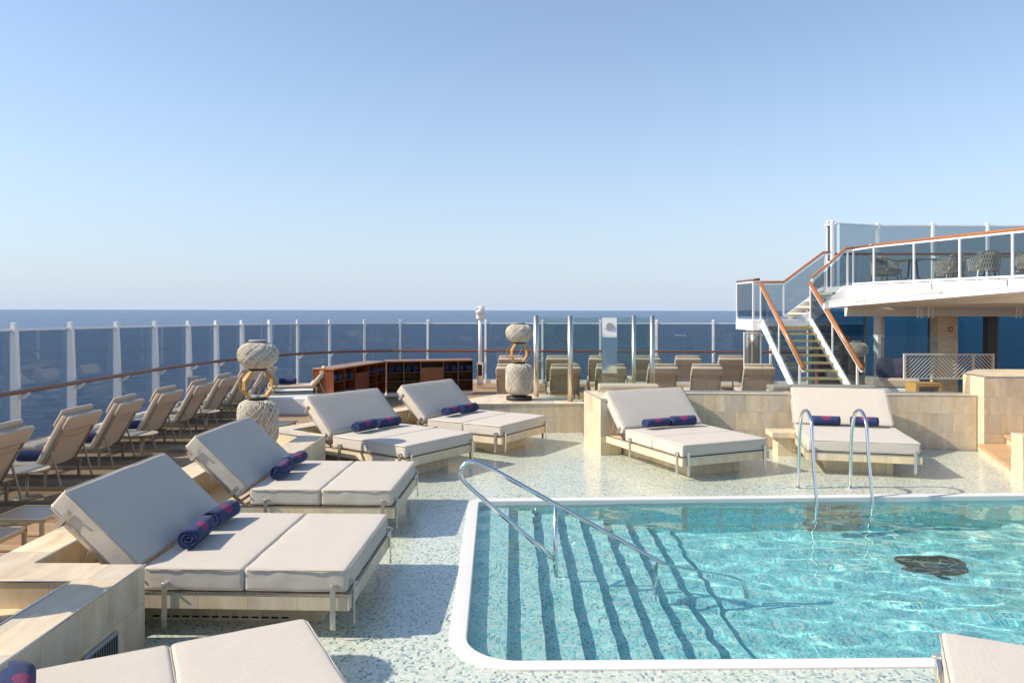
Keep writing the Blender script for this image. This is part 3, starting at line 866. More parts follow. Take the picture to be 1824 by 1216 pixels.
# ------------------------------------------------------------------ sun loungers
def make_lounger(tilt=60):
    root = empty('sun_lounger')
    W = .35
    for s in (-1, 1):
        b = MB(); b.bar((-.95, s*W, .03), (1.28, s*W, .03), .035, .04); b.bar((-.12, s*W, .28), (1.28, s*W, .28), .03, .045)
        b.bar((1.25, s*W, .05), (1.25, s*W, .258), .035, .03); b.bar((-.08, s*W, .05), (-.08, s*W, .258), .035, .03)
        b.build('side_frame', M['tanmetal'], root)
    b = MB()
    b.bar((-.93, -W+.018, .031), (-.93, W-.018, .031), .03, .036); b.bar((1.25, -W+.017, .28), (1.25, W-.017, .28), .03, .04)
    b.build('cross_bar', M['tanmetal'], root)
    b = MB(); b.cushion(.03, 1.27, -W+.0, W-.0, .305, .375, rad=.022, puff=.012, seed=3, div=5); b.build('seat_cushion', M['tan'], root)
    a = R(tilt); d = Vector((-math.cos(a), 0, math.sin(a))); nf = Vector((math.sin(a), 0, math.cos(a))); P0 = Vector((-.0, 0, .29))
    T = Matrix(((d.x, 0, nf.x, P0.x), (d.y, -1, nf.y, P0.y), (d.z, 0, nf.z, P0.z), (0, 0, 0, 1)))
    for s in (-1, 1):
        b = MB(); b.box(0, .78, s*(W-.015)-.016, s*(W-.015)+.016, -.02, .015, M=T)
        b.build('back_rail', M['tanmetal'], root)
    b = MB()
    vs = []; N = 10
    for i in range(N+1):
        for j in range(N+1):
            x = .05+.70*i/N; y = -W+.03+(2*W-.06)*j/N
            sag = -.035*math.sin(PI*j/N)*(1-.55*math.sin(PI*i/N))
            vs.append(T @ Vector((x, y, sag)))
    b.faces(vs, [(i*(N+1)+j, (i+1)*(N+1)+j, (i+1)*(N+1)+j+1, i*(N+1)+j+1) for i in range(N) for j in range(N)], smooth=True)
    b.build('back_sling', M['sling'], root)
    b = MB(); b.cushion(.02, .84, -W, W, .022, .115, M=T, rad=.025, puff=.012, seed=8, div=5); c = b.build('back_cushion', M['tan'], root)
    b = MB(); b.cushion(.62, .89, -W+.02, W-.02, .118, .175, M=T, rad=.025, puff=.014, seed=12, div=4); b.build('head_pillow', M['tan'], root)
    b = MB(); b.cushion(.66, .875, -W-.004, W+.004, -.042, .020, M=T, rad=.02, puff=.012, seed=15, div=4); fl = b.build('cover_flap', M['sling'], root)
    b = MB()
    for x in (.55, .66):
        pts = []
        for k in range(9):
            y = -W-.008+(2*W+.016)*k/8
            pts.append(T @ Vector((x-.02*math.sin(PI*k/8), y, -.03-.018*math.sin(PI*k/8))))
        b.tube(pts, .006, 5)
    b.build('strap_cords', M['tan'], root)
    for s in (-1, 1):
        b = MB(); A = T @ Vector((.30, s*(W-.015), -.01)); b.bar(A, (-.30, A.y, .052), .024, .02); b.build('prop_leg', M['tanmetal'], root)
    return root
lg = make_lounger()
NUM = ['nearest', 'second nearest', 'third', 'fourth', 'fifth', 'sixth', 'seventh', 'farthest']
LY = [9.75, 11.38, 12.85, 14.35, 15.8, 17.3, 18.75, 20.2]
for i, y in enumerate(LY):
    o = lg if i == 0 else copy_tree(lg)
    o.location = (-6.90+.03*math.sin(i*2.1), y, 0); o.rotation_euler.z = R(180+[1, -1.5, 2, -1, 1.5, 0, -2, 1][i]); o.scale = (1.0, 1.16, 1.02)
    lab = {0: 'nearest tan sun lounger of the left row, cut by the left edge', 7: 'farthest tan sun lounger of the left row, seen through the lantern ring'}.get(i, 'tan sun lounger, %s from the camera in the left row' % NUM[i].replace(' nearest', ''))
    tag(o, lab, 'sun lounger', 'tan sun loungers along the left windscreen')
for (i, dx, dy, lb) in ((1, .22, .16, 'second'), (2, .22, .12, 'third'), (3, .25, .10, 'fourth')):
    towel((-6.90-dx, LY[i]-dy, .375), R(90+8*i), 'navy towel roll on the %s tan lounger of the left row' % lb, 'navy towels on the tan loungers', mesh=i, sc=.95)
# far loungers seen from behind
FAR = []
def far_lounger(u0, u1, Ytop, rot, label, group='tan sun loungers at the far windscreen'):
    o = copy_tree(lg); uc = (u0+u1)/2
    o.scale = (1.0, 1.14, 1.03); o.location = ((uc-U0)*Ytop/F, Ytop+.42, 0); o.rotation_euler.z = R(90+rot)
    tag(o, label, 'sun lounger', group)
front = [(884, 937), (980, 1034), (1062, 1116), (1155, 1208), (1236, 1288), (1331, 1382)]
rear = [(887, 934), (973, 1019), (1050, 1096), (1131, 1177), (1204, 1250), (1283, 1327)]
fl_ = ['tan lounger half hidden behind the farther lantern, front row', 'front-row far lounger between the two thick steel screen posts', 'front-row far lounger behind the mirror panel', 'front-row far lounger right of the last steel screen post', 'front-row far lounger, second from the stairs', 'front-row far lounger nearest to the foot of the stairs']
rl_ = ['back-row far lounger next to the white camera mast', 'back-row far lounger behind the two thick steel screen posts', 'back-row far lounger left of the mirror panel', 'back-row far lounger behind the last steel screen post', 'back-row far lounger, second from the lattice panel', 'back-row far lounger beside the brown lattice panel']
for (u, lb, rt) in zip(front, fl_, (0, 1, -1, 0, -5, -7)): far_lounger(u[0], u[1], 20.2, rt, lb)
for (u, lb, rt) in zip(rear, rl_, (0, -2, -4, 0, -3, -4)): far_lounger(u[0], u[1], 23.9, rt, lb)

# ------------------------------------------------------------------ small round tables and low tables
def make_round_table():
    root = empty('side_table')
    b = MB(); b.lathe([(.0, .385), (.275, .385), (.285, .392), (.285, .402), (.277, .408), (0, .408)][1:5], 36); b.build('table_top', M['tanmetal2'], root)
    b = MB(); b.lathe([(.022, .016), (.02, .05), (.02, .384)], 16); b.build('stem', M['tanmetal'], root)
    b = MB(); b.lathe([(.18, .0), (.185, .004), (.18, .012), (.03, .016)], 32); b.build('foot_plate', M['tanmetal'], root)
    return root
M['tanmetal2'] = plain('tan_table_top', (.47, .39, .29), .45, .1, var=.04)
rt = make_round_table()
for i, (x, y, lb) in enumerate(((-6.80, 10.55, 'round tan side table between the nearest two left loungers'), (-6.70, 13.60, 'round tan side table between the third and fourth left loungers'), (-6.72, 16.55, 'round tan side table between the fifth and sixth left loungers'))):
    o = rt if i == 0 else copy_tree(rt); o.location = (x, y, 0); tag(o, lb, 'side table', 'round side tables by the left loungers')
def make_low_table():
    root = empty('low_table'); h = .36; w = .30
    b = MB(); b.box(-w, w, -w, w, h-.035, h-.006); b.box(-w+.03, w-.03, -w+.03, w-.03, h-.006, h-.003); b.build('table_top', M['table_top'], root)
    b = MB()
    for s in (-1, 1):
        b.bar((-w, s*(w-.015), h-.018), (w, s*(w-.015), h-.018), .034, .04)
    for s in (-1, 1):
        b.bar((s*(w-.014), -w+.033, h-.018), (s*(w-.014), w-.033, h-.018), .034, .039)
    b.build('apron', M['tanmetal'], root)
    for sx in (-1, 1):
        for sy in (-1, 1):
            b = MB(); b.box(sx*(w-.016)-.018, sx*(w-.016)+.018, sy*(w-.016)-.018, sy*(w-.016)+.018, 0, h-.039); b.build('leg', M['tanmetal'], root)
    return root
M['table_top'] = plain('dark_slate_top', (.09, .085, .08), .3, var=.2, scale=14)
lt = make_low_table()
for i, (x, y, lb) in enumerate(((-5.36, 7.55, 'low dark-topped metal table nearest the left edge, behind the ledge'), (-5.38, 8.45, 'low dark-topped metal table behind the raised back of the big left daybed'), (-4.75, 15.1, 'low dark-topped metal table just right of the tall wicker lantern'))):
    o = lt if i == 0 else copy_tree(lt); o.location = (x, y, 0); o.rotation_euler.z = R((2, -1, -8)[i]); tag(o, lb, 'low table', 'low metal tables on the teak deck')

# ------------------------------------------------------------------ teak deck and ship edge
PATH = [(-9.15, 3.0), (-9.1, 16), (-9.0, 19.5), (-8.65, 21.8), (-8.0, 24.0), (-7.2, 25.5), (-6.3, 26.4), (-5.2, 27.0), (-4.0, 27.25), (-1, 27.2), (7.1, 26.6), (13, 26.2)]
deck = [(-9.75, 0)] + [(-9.75, 16), (-9.6, 19.8), (-9.2, 22.2), (-8.5, 24.4), (-7.6, 26.0), (-6.5, 27.0), (-5.3, 27.6), (-4.0, 27.85), (-1, 27.8), (7.1, 27.2), (24, 26.0), (24, 12), (13.2, 12), (13.2, 14.3), (1.5, 15.2), (1.4, 16.3), (-1.5, 16.4), (-4.13, 12.6), (-4.13, 0)]
sheet('teak_deck', deck, -.002, M['teak'])
mb = MB(); mb.prism([(-9.9, -3), (-9.9, 16), (-9.75, 20), (-9.3, 22.4), (-8.6, 24.6), (-7.7, 26.2), (-6.5, 27.2), (-5.3, 27.8), (-4, 28), (-1, 27.95), (7.1, 27.4), (25, 26.2), (25, -3)], -12, -2.0)
tag(mb.build('ship_hull', M['white']), kind='structure')

# ------------------------------------------------------------------ glass windscreen round the deck edge
def ray_path(u, path):
    k = (u-U0)/F; best = None
    for (x0, y0), (x1, y1) in zip(path, path[1:]):
        dx, dy = x1-x0, y1-y0; den = dx-k*dy
        if abs(den) < 1e-9: continue
        s = (k*y0-x0)/den
        if -1e-6 <= s <= 1+1e-6: best = (x0+s*dx, y0+s*dy)
    return best
def dir_at(p, path):
    bd = None
    for (x0, y0), (x1, y1) in zip(path, path[1:]):
        dx, dy = x1-x0, y1-y0; L = math.hypot(dx, dy)
        s = max(0, min(1, ((p[0]-x0)*dx+(p[1]-y0)*dy)/L/L)); d = math.hypot(x0+s*dx-p[0], y0+s*dy-p[1])
        if bd is None or d < bd[0]: bd = (d, Vector((dx/L, dy/L, 0)))
    return bd[1]
ws = empty('windscreen', (-9.1, 16, 0), 0, 'long glass windscreen with white posts and brown handrail along the deck edge', 'windscreen')
def loc_(p): return (p[0]+9.1, p[1]-16, p[2])
US = [20, 121, 203, 272, 332, 382, 428, 478, 528, 586, 648.6, 712.5, 762, 865, 966, 1069, 1169, 1270, 1372]
posts = [(-9.15, 4.0), (-9.14, 6.4), (-9.13, 8.8), (-9.12, 11.25)] + [ray_path(u, PATH) for u in US] + [(10.5, 26.4), (12.3, 26.25)]
def topz(y): return 2.27-.125*max(0, min(1, (y-13)/14))
RZ = 1.16
for i, p in enumerate(posts):
    d = dir_at(p, PATH); nrm = Vector((d.y, -d.x, 0)); P = Vector((p[0], p[1], 0)); zt = topz(p[1])
    far = p[1] > 24.5
    # tapered fin standing just inside the glass
    b = MB(); dp = .135 if not far else .08; th = .050 if not far else .036
    c0 = P+nrm*.015
    sec = []
    for z, k in ((0, 1.0), (zt*.55, .95), (zt*.9, .72), (zt+.07, .62), (zt+.125, .45), (zt+.135, .2)):
        q = [c0-d*th, c0+d*th, c0+d*th+nrm*dp*k, c0-d*th+nrm*dp*k]
        sec.append([b.bm.verts.new(loc_((v.x, v.y, z))) for v in q])
    for A, B_ in zip(sec, sec[1:]):
        for k in range(4): b.bm.faces.new((A[k], A[(k+1) % 4], B_[(k+1) % 4], B_[k]))
    b.bm.faces.new(sec[0][::-1]); b.bm.faces.new(sec[-1])
    po = b.build('post', M['white'], ws)
    # hooked rail bracket
    b = MB(); q0 = P+nrm*(.015+dp*.85)
    pts = [(0, RZ-.14), (.10, RZ-.12), (.17, RZ-.06), (.19, RZ-.03)]
    for (a0, z0), (a1, z1) in zip(pts, pts[1:]):
        A = q0+nrm*a0; B_ = q0+nrm*a1
        b.bar(loc_((A.x, A.y, z0)), loc_((B_.x, B_.y, z1)), .045 if not far else .03, .05)
    A = q0-nrm*.02; B_ = q0+nrm*.20
    b.bar(loc_((A.x, A.y, RZ-.035)), loc_((B_.x, B_.y, RZ-.035)), .04 if not far else .03, .022)
    b.build('rail_bracket', M['white'], po)
for p, q in zip(posts, posts[1:]):
    d0 = (Vector((q[0]-p[0], q[1]-p[1], 0)))
    L = d0.length; d0.normalize(); nrm = Vector((d0.y, -d0.x, 0))
    z0, z1 = topz(p[1]), topz(q[1]); A = Vector((p[0], p[1], 0))+d0*.012; B_ = Vector((q[0], q[1], 0))-d0*.012
    b = MB(); t = .006
    vs = []
    for P, zt in ((A, z0), (B_, z1)):
        for s in (-1, 1):
            for z in (.13, zt-.02):
                v = P+nrm*t*s; vs.append(loc_((v.x, v.y, z)))
    b.faces(vs, [(0, 1, 3, 2), (4, 6, 7, 5), (0, 4, 5, 1), (2, 3, 7, 6), (1, 5, 7, 3), (0, 2, 6, 4)])
    b.build('glass_pane', M['glass_screen'], ws)
    b = MB(); b.bar(loc_((p[0], p[1], z0)), loc_((q[0], q[1], z1)), .05, .036); b.build('top_rail', M['white'], ws)
    b = MB(); b.bar(loc_((p[0], p[1], .05)), loc_((q[0], q[1], .05)), .12, .14); b.build('kerb', M['white'], ws)
b = MB(); off = []
pp = [posts[0]] + [p for p in posts[1:]]
for p in pp:
    d = dir_at(p, PATH); nrm = Vector((d.y, -d.x, 0)); dp = .135 if p[1] < 24.5 else .08
    v = Vector((p[0], p[1], 0))+nrm*(.015+dp*.85+.15); off.append(loc_((v.x, v.y, RZ)))
sm = []
for i in range(len(off)-1):
    a = Vector(off[max(0, i-1)]); b0 = Vector(off[i]); c0 = Vector(off[i+1]); d_ = Vector(off[min(len(off)-1, i+2)])
    for k in range(4):
        t = k/4; sm.append(.5*((2*b0)+(-a+c0)*t+(2*a-5*b0+4*c0-d_)*t*t+(-a+3*b0-3*c0+d_)*t*t*t))
sm.append(Vector(off[-1]))
b.tube(sm, .042, 10); b.build('handrail', M['rail_dark'] if 'rail_dark' in M else M['wood_rail'], ws)

# ------------------------------------------------------------------ camera mast, bollard
ms = empty('camera_mast', (-1.07, 25.3, 0), 0, 'white pole with a white camera head rising from a mirrored box', 'mast')
b = MB(); b.box(-.105, .105, -.1, .1, 0, .88, bev=.006); x = b.build('base_box', M['chrome'], ms)
b = MB(); b.box(-.07, .07, -.104, -.101, .42, .80); b.build('window', M['dark'], x)
b = MB(); b.tube([(0, 0, .88), (0, 0, 2.42)], .058, 14); b.build('pole', M['white'], ms)
b = MB(); b.lathe([(.06, 2.30), (.13, 2.33), (.14, 2.36), (.14, 2.52), (.155, 2.525), (.155, 2.62), (.13, 2.65), (.12, 2.73), (.09, 2.75)], 18)
b.box(-.15, -.04, -.12, .0, 2.60, 2.72, bev=.01); b.box(.03, .15, -.13, -.02, 2.66, 2.78, bev=.01)
b.build('camera_head', M['white'], ms)
bo = empty('bollard', (-7.72, 18.2, 0), R(20), 'grey square bollard with a dark slot behind the left loungers', 'bollard')
b = MB(); b.box(-.12, .12, -.12, .12, 0, 1.02, bev=.008); b.build('bollard_body', M['grey'], bo)
b = MB(); b.box(.1205, .1235, -.05, .07, .62, .95); b.build('slot', M['dark'], bo)

# ------------------------------------------------------------------ white platform with two loungers and wooden towel cabinet
pl = empty('white_platform', (-6.2, 19.8, 0), R(-4), 'low white platform carrying flat loungers left of the wooden cabinet', 'platform')
b = MB(); b.prism([(-.7, -.7), (1.9, -.75), (1.9, 1.6), (-.7, 1.6)], 0, .40, bev=.02); b.build('platform_body', M['white'], pl)
o = copy_tree(lg); o.location = (-5.35, 20.25, .40); o.rotation_euler.z = R(196); o.scale = (.9, 1, .62)
tag(o, 'tan lounger on the white platform, its raised back touching the cabinet end', 'sun lounger')
towel((-6.0, 20.15, .64), R(90), 'navy towel roll on the lounger of the white platform', 'navy towels on the tan loungers', 1, .9)
M['cabinet'] = m_wood('cabinet_wood', [(.105, .026, .009), (.17, .045, .014), (.235, .07, .022)], scale=.8, axis='z', rough=.35, coat=.3)
M['cabinet_in'] = m_wood('cabinet_inner_wood', [(.08, .026, .010), (.135, .045, .016), (.19, .07, .026)], scale=.8, axis='z', rough=.5)
cb = empty('towel_cabinet', (-3.83, 22.8, 0), 0, 'long angled red-brown wooden cabinet with open shelves of rolled towels', 'cabinet')
HCAB = 1.08
TWL = []
def cab_wing(a, b_, depth, side, bays, doorbays, hi=HCAB):
    """front edge from a to b_, carcass extends away from the camera"""
    A = Vector((a[0]-cb.location.x, a[1]-cb.location.y, 0)); B_ = Vector((b_[0]-cb.location.x, b_[1]-cb.location.y, 0))
    d = (B_-A); L = d.length; d.normalize(); n = Vector((-d.y, d.x, 0))
    if n.y < 0 and side > 0: n = -n
    n *= side if side < 0 else 1
    Mx = Matrix(((d.x, n.x, 0, A.x), (d.y, n.y, 0, A.y), (0, 0, 1, 0), (0, 0, 0, 1)))
    b = MB(); b.box(0, L, .04, depth, 0, .115, M=Mx); b.build('plinth', M['white'], cb)
    b = MB(); b.box(-.03, L+.02, -.03, depth, hi-.04, hi, M=Mx, bev=.004); b.build('worktop', M['cab_top'], cb)
    b = MB(); b.box(0, L, depth-.02, depth-.001, .116, hi-.041, M=Mx); b.build('back_panel', M['cabinet_in'], cb)
    b = MB(); b.box(.026, L-.026, .0, depth-.021, .116, .145, M=Mx); b.build('bottom_panel', M['cabinet'], cb)
    w = L/sum(bays); x = 0
    cuts = [0]
    for k in bays: cuts.append(cuts[-1]+k*w)
    for x in cuts:
        b = MB(); b.box(max(0, x-.013), min(L, x+.013), -.002, depth-.021, .116, hi-.041, M=Mx); b.build('upright', M['cabinet'], cb)
    for i, (x0, x1) in enumerate(zip(cuts, cuts[1:])):
        if i in doorbays:
            b = MB(); b.box(x0+.016, x1-.016, .0, .02, .15, hi-.22, M=Mx); b.build('door', M['cabinet'], cb)
        else:
            for z in (.45, .71):
                b = MB(); b.box(x0+.014, x1-.014, .0, depth-.022, z, z+.018, M=Mx); b.build('shelf', M['cabinet_in'], cb)
            for k in range(2 if (x1-x0) > .42 else 1):
                p = Mx @ Vector((x0+(x1-x0)*((k+.5)/(2 if (x1-x0) > .42 else 1)), .26, .729))
                TWL.append((p+cb.location, math.atan2(n.y, n.x)-PI/2))
M['cab_top'] = M['wood_rail']
cab_wing((-4.72, 19.9), (-3.83, 22.8), .62, 1, (1, 1, 1.3, .9, .9), (2,))
cab_wing((-3.80, 22.84), (-1.22, 23.45), .62, 1, (1.05, 1.05, 1.45, .95, .95), (2,))
CT = ['first', 'second', 'third', 'fourth', 'fifth', 'sixth', 'seventh', 'eighth', 'ninth', 'tenth', 'eleventh', 'twelfth', 'thirteenth', 'fourteenth', 'fifteenth', 'sixteenth']
for i, (p, rz) in enumerate(TWL):
    towel((p.x, p.y, p.z), rz, '%s navy towel roll from the left on the cabinet upper shelf' % CT[i], 'navy towel rolls in the wooden cabinet', i, .92)
# ------------------------------------------------------------------ pool fittings
def smooth_path(pts, n=6):
    pts = [Vector(p) for p in pts]; out = []
    for i in range(len(pts)-1):
        a = pts[max(0, i-1)]; b0 = pts[i]; c0 = pts[i+1]; d_ = pts[min(len(pts)-1, i+2)]
        for k in range(n):
            t = k/n; out.append(.5*((2*b0)+(-a+c0)*t+(2*a-5*b0+4*c0-d_)*t*t+(-a+3*b0-3*c0+d_)*t*t*t))
    return out+[pts[-1]]
YR = 7.95
hr = empty('pool_handrail', (.46, YR, -.2), 0, 'polished steel handrail with a looped end running down into the pool steps', 'handrail')
def L3(p): return (p[0]-.46, p[1]-YR, p[2]+.2)
top = (-.32, 1.01); slope = -.555
b = MB()
pts = [L3((2.45, YR, -1.05)), L3((2.45, YR, -.62)), L3((2.42, YR, -.535)), L3((2.33, YR, -.465))]
X = 2.2
while X > -.30:
    pts.append(L3((X, YR, 1.012+slope*(X+.32)))); X -= .3
# loop over the top and back down the lower bar
cx, cz, rr = -.42, .905, .125
for k in range(9):
    a = R(62+k*(232-62)/8*.98)
    pts.append(L3((cx+rr*math.cos(a), YR, cz+rr*math.sin(a))))
lo = (-.46, .785)
for t in (.1, .25, .5, .75, 1.0):
    pts.append(L3((-.50+t*(.455+.50), YR, .80-t*.81)))
b.tube(pts, .0245, 12); b.build('bent_tube', M['chrome'], hr)
b = MB(); b.tube([L3((.46, YR, .56)), L3((.46, YR, -.50))], .0225, 12); b.build('post', M['chrome'], hr)
b = MB(); b.tube([L3((1.52, YR, -.02)), L3((1.52, YR, -.98))], .0225, 12); b.build('post', M['chrome'], hr)

ld = empty('pool_ladder', (4.5, 10.55, 0), R(1), 'pair of tall hooped steel ladder rails at the far pool edge', 'pool ladder')
for s, x0 in (('l', -.41), ('r', .36)):
    b = MB()
    pts = [(x0+.14, .55, 0), (x0+.14, .50, .70), (x0+.14, .45, 1.0), (x0+.13, .36, 1.14), (x0+.12, .20, 1.195), (x0+.10, .04, 1.14), (x0+.08, -.08, .98), (x0+.06, -.18, .55), (x0+.05, -.30, .0), (x0+.05, -.30, -.35), (x0+.05, -.28, -.9)]
    b.tube(smooth_path(pts, 5), .0235, 12)
    b.build('hoop_rail', M['chrome'], ld)
    b = MB(); b.lathe([(.045, .0), (.045, .012), (.026, .02)], 18, cx=x0+.14, cy=.55); b.build('foot_ring', M['chrome'], ld)
for z in (-.28, -.55, -.82):
    b = MB(); b.box(-.36, .40, -.34, -.26, z-.015, z+.015); b.build('rung', M['chrome'], ld)
M['brown_tile'] = m_mosaic('brown_mosaic', wet=False, pal=[(0, (.58, .27, .16)), (.3, (.44, .20, .12)), (.6, (.66, .33, .20)), (.85, (.28, .13, .09))])
rc = MB(); rc.prism([(4.08, 10.465), (4.86, 10.498), (4.86, 10.65), (4.08, 10.65)], -1.41, -.161); o = rc.build('ladder_recess', M['brown_tile']); tag(o, kind='structure')
M['sump'] = plain('dark_sump', (.05, .07, .075), .7, var=.4, scale=6)
dr = empty('main_drain', (5.08, 9.15, -DEPTH), 0, 'dark oval drain grating on the pool floor', 'drain')
b = MB(); n = 28

for k in range(-11, 12):
    yy = k*.029; hw = .36*math.sqrt(max(0, 1-(yy/.34)**2))
    b.box(-hw, hw, yy-.0095, yy+.0095, .004, .02)
for xx in (-.2, 0, .2):
    hh = .33*math.sqrt(1-(xx/.37)**2); b.box(xx-.01, xx+.01, -hh, hh, .0025, .012)
b.build('grating', M['dark_drain'] if 'dark_drain' in M else M['black'], dr)
b = MB()
b.tube([(.385*math.cos(2*PI*k/n), .355*math.sin(2*PI*k/n), .012) for k in range(n)], .02, 6, closed=True); b.build('rim', M['dark_drain'], dr)
b = MB(); b.prism([(.37*math.cos(2*PI*k/n), .34*math.sin(2*PI*k/n)) for k in range(n)], .0005, .002); b.build('sump', M['sump'], dr)
# faint outlined lettering laid in the deck tiles
M['letter_tile'] = m_mosaic('pale_letter_mosaic', pal=[(0, (.30, .52, .52)), (.4, (.42, .62, .60)), (.8, (.22, .42, .44))])
M['letter_fill'] = m_mosaic('white_letter_mosaic', pal=[(0, (.74, .80, .76)), (.5, (.66, .76, .72)), (.85, (.78, .82, .79))])
def zp(x, y): return at(1330+x/8.686, 845+y/8.686, 0)
ST = [((140, 150), (190, 190)), ((190, 190), (225, 190)), ((230, 155), (300, 190)), ((290, 155), (345, 190)), ((365, 150), (450, 205)), ((450, 205), (605, 205)), ((400, 157), (520, 157)), ((590, 150), (670, 198)), ((670, 198), (715, 195)),
      ((905, 178), (1020, 178)), ((905, 213), (1020, 213)), ((1130, 150), (1135, 208)), ((1160, 206), (1320, 190)), ((1220, 142), (1310, 190)), ((1340, 142), (1420, 185)), ((1420, 182), (1545, 172)), ((1415, 140), (1455, 178)), ((1450, 147), (1550, 150)), ((1640, 140), (1740, 190)), ((1740, 188), (1830, 178))]
b = MB()
for a_, c_ in ST:
    A, B_ = zp(*a_), zp(*c_)
    b.bar((A[0], A[1], .0035), (B_[0], B_[1], .0035), .030, .003)
tag(b.build('floor_lettering', M['letter_tile']), kind='structure')

# ------------------------------------------------------------------ glass shower screen, mirror, glass balustrade on the wall
sc = empty('glass_screen', (1.2, 17.0, 0), 0, 'tall clear glass screen between four thick steel posts behind the ledge', 'glass screen')
def S3(x, y, z=0): return (x-1.2, y-17.0, z)
PS = [((.56, 17.45), .062), ((1.28, 16.55), .058), ((2.85, 17.6), .05), ((3.17, 17.0), .055)]
ZS = 2.50
for i, ((x, y), r_) in enumerate(PS):
    z0 = ZL-.02 if i < 2 else 0
    b = MB(); b.tube([S3(x, y, z0), S3(x, y, ZS)], r_, 18); po = b.build('post', M['satin'], sc)
    b = MB()
    for z in (1.42,): b.box(x-1.2+.04, x-1.2+.12, y-17-.02, y-17+.02, z, z+.05)
    b.build('clamp', M['steel'], po)
def pane(b, p, q, z0, z1, t=.006):
    A, B_ = Vector(p), Vector(q); d = (B_-A).normalized(); n = Vector((-d.y, d.x, 0))*t
    vs = []
    for P in (A, B_):
        for s in (-1, 1):
            for z in (z0, z1): v = P+n*s; vs.append((v.x, v.y, z))
    b.faces(vs, [(0, 1, 3, 2), (4, 6, 7, 5), (0, 4, 5, 1), (2, 3, 7, 6), (1, 5, 7, 3), (0, 2, 6, 4)])
for (p, q) in (((.64, 17.36), (1.22, 16.63)), ((2.1, 16.9), (2.80, 17.55)), ((2.88, 17.53), (3.14, 17.06))):
    b = MB(); pane(b, S3(*p), S3(*q), .66, ZS-.04); b.build('glass_pane', M['glass_shower'], sc)
for x, y, x1, y1 in ((1.36, 16.62, 2.1, 16.9),):
    b = MB(); pane(b, S3(x, y), S3(x1, y1), .66, ZS-.04); b.build('glass_pane', M['glass_shower'], sc)
mp = empty('shower_panel', (2.17, 16.75, 0), R(-8), 'tall mirrored shower panel with a dark round fitting near its top', 'shower')
b = MB(); b.box(-.165, .165, 0, .03, .6, 2.46, bev=.004); b.build('mirror_panel', M['mirror'], mp)
b = MB(); b.box(-.16, .16, -.006, -.001, 2.02, 2.455); b.build('top_plate', M['white'], mp)
b = MB(); vs = [(.085*math.cos(2*PI*k/20)+.0, -.012, 2.27+.055*math.sin(2*PI*k/20)) for k in range(20)]
b.tube([(.0, -.006, 2.27), (0, -.03, 2.27)], .075, 20); b.bar((-.10, -.02, 2.21), (.0, -.02, 2.25), .012, .02); b.build('shower_rose', M['grey'], mp)

gb = empty('glass_balustrade', (5.0, 14.6, 1.03), 0, 'clear glass balustrade standing on the tiled wall behind the right daybeds', 'balustrade')
def wl(x, off=.2): return 14.47-(x-1.991)*.0597+off
xs_ = [1.68, 3.26, 4.86, 6.42, 7.0, 8.42]
for x0, x1 in zip(xs_, xs_[1:]):
    b = MB(); pane(b, (x0+.008-5, wl(x0)-14.6, .0), (x1-.008-5, wl(x1)-14.6, 0), .0, 1.10, .007); b.build('glass_pane', M['glass'], gb)
for x in (3.26, 4.86, 7.0):
    b = MB(); b.box(x-5-.11, x-5+.11, wl(x)-14.6-.02, wl(x)-14.6+.02, 1.10, 1.115); b.build('top_clip', M['steel'], gb)
    b = MB(); b.box(x-5-.035, x-5+.035, wl(x)-14.6+.06, wl(x)-14.6+.09, .0, 1.09); b.build('glass_fin', M['glass'], gb)
b = MB(); b.bar((1.68-5, wl(1.68)-14.6, .02), (8.42-5, wl(8.42)-14.6, .02), .03, .04); b.build('base_channel', M['steel'], gb)
# long seat pads lying on the wall behind the glass
for (x0, x1, lb) in ((1.75, 2.95, 'long tan seat pad behind the sideways daybed, under the glass balustrade'), (5.15, 7.15, 'long tan seat pad with painted-in shade behind the glass above the daybed at the ladder')):
    bn = empty('bench_pad', ((x0+x1)/2, wl((x0+x1)/2, .76), 0), R(-3.4), lb, 'bench')
    L = (x1-x0)/2
    b = MB(); b.box(-L, L, -.24, .24, 0, 1.02); b.build('bench_base', M['trav'], bn)
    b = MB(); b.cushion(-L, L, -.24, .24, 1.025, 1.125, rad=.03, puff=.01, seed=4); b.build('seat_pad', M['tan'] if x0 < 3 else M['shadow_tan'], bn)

# ------------------------------------------------------------------ staircase to the upper deck
M['yellow'] = plain('yellow_nosing', (.66, .48, .06), .5, var=.1)
M['tread'] = plain('tread_cream', (.74, .68, .56), .55, var=.05)
sx, sy = 7.0, 17.9
stc = empty('staircase', (7.7, 18, 0), 0, 'white open staircase with glass sides and varnished wooden handrails', 'staircase')
def T3(x, y, z): return (x-7.7, y-18, z)
RS, GO = .181, .262
NT_ = 12
for i in range(NT_):
    z = RS*(i+1); y = 17.97+GO*i
    b = MB(); b.box(7.06-7.7, 8.34-7.7, y-18, y-18+.29, z-.045, z, bev=.004); tr = b.build('tread', M['tread'], stc)
    b = MB(); b.box(7.07-7.7, 8.33-7.7, y-18-.006, y-18+.05, z+.0005, z+.008); b.box(7.07-7.7, 8.33-7.7, y-18-.008, y-18-.002, z-.030, z+.006); b.build('nosing', M['yellow'], tr)
yt = 17.97+GO*NT_; zt = RS*(NT_+1)
for x in (7.02, 8.38):
    b = MB(); b.bar(T3(x, 17.75, .02), T3(x, yt, zt-.09), .05, .26); b.build('stringer', M['white'], stc)
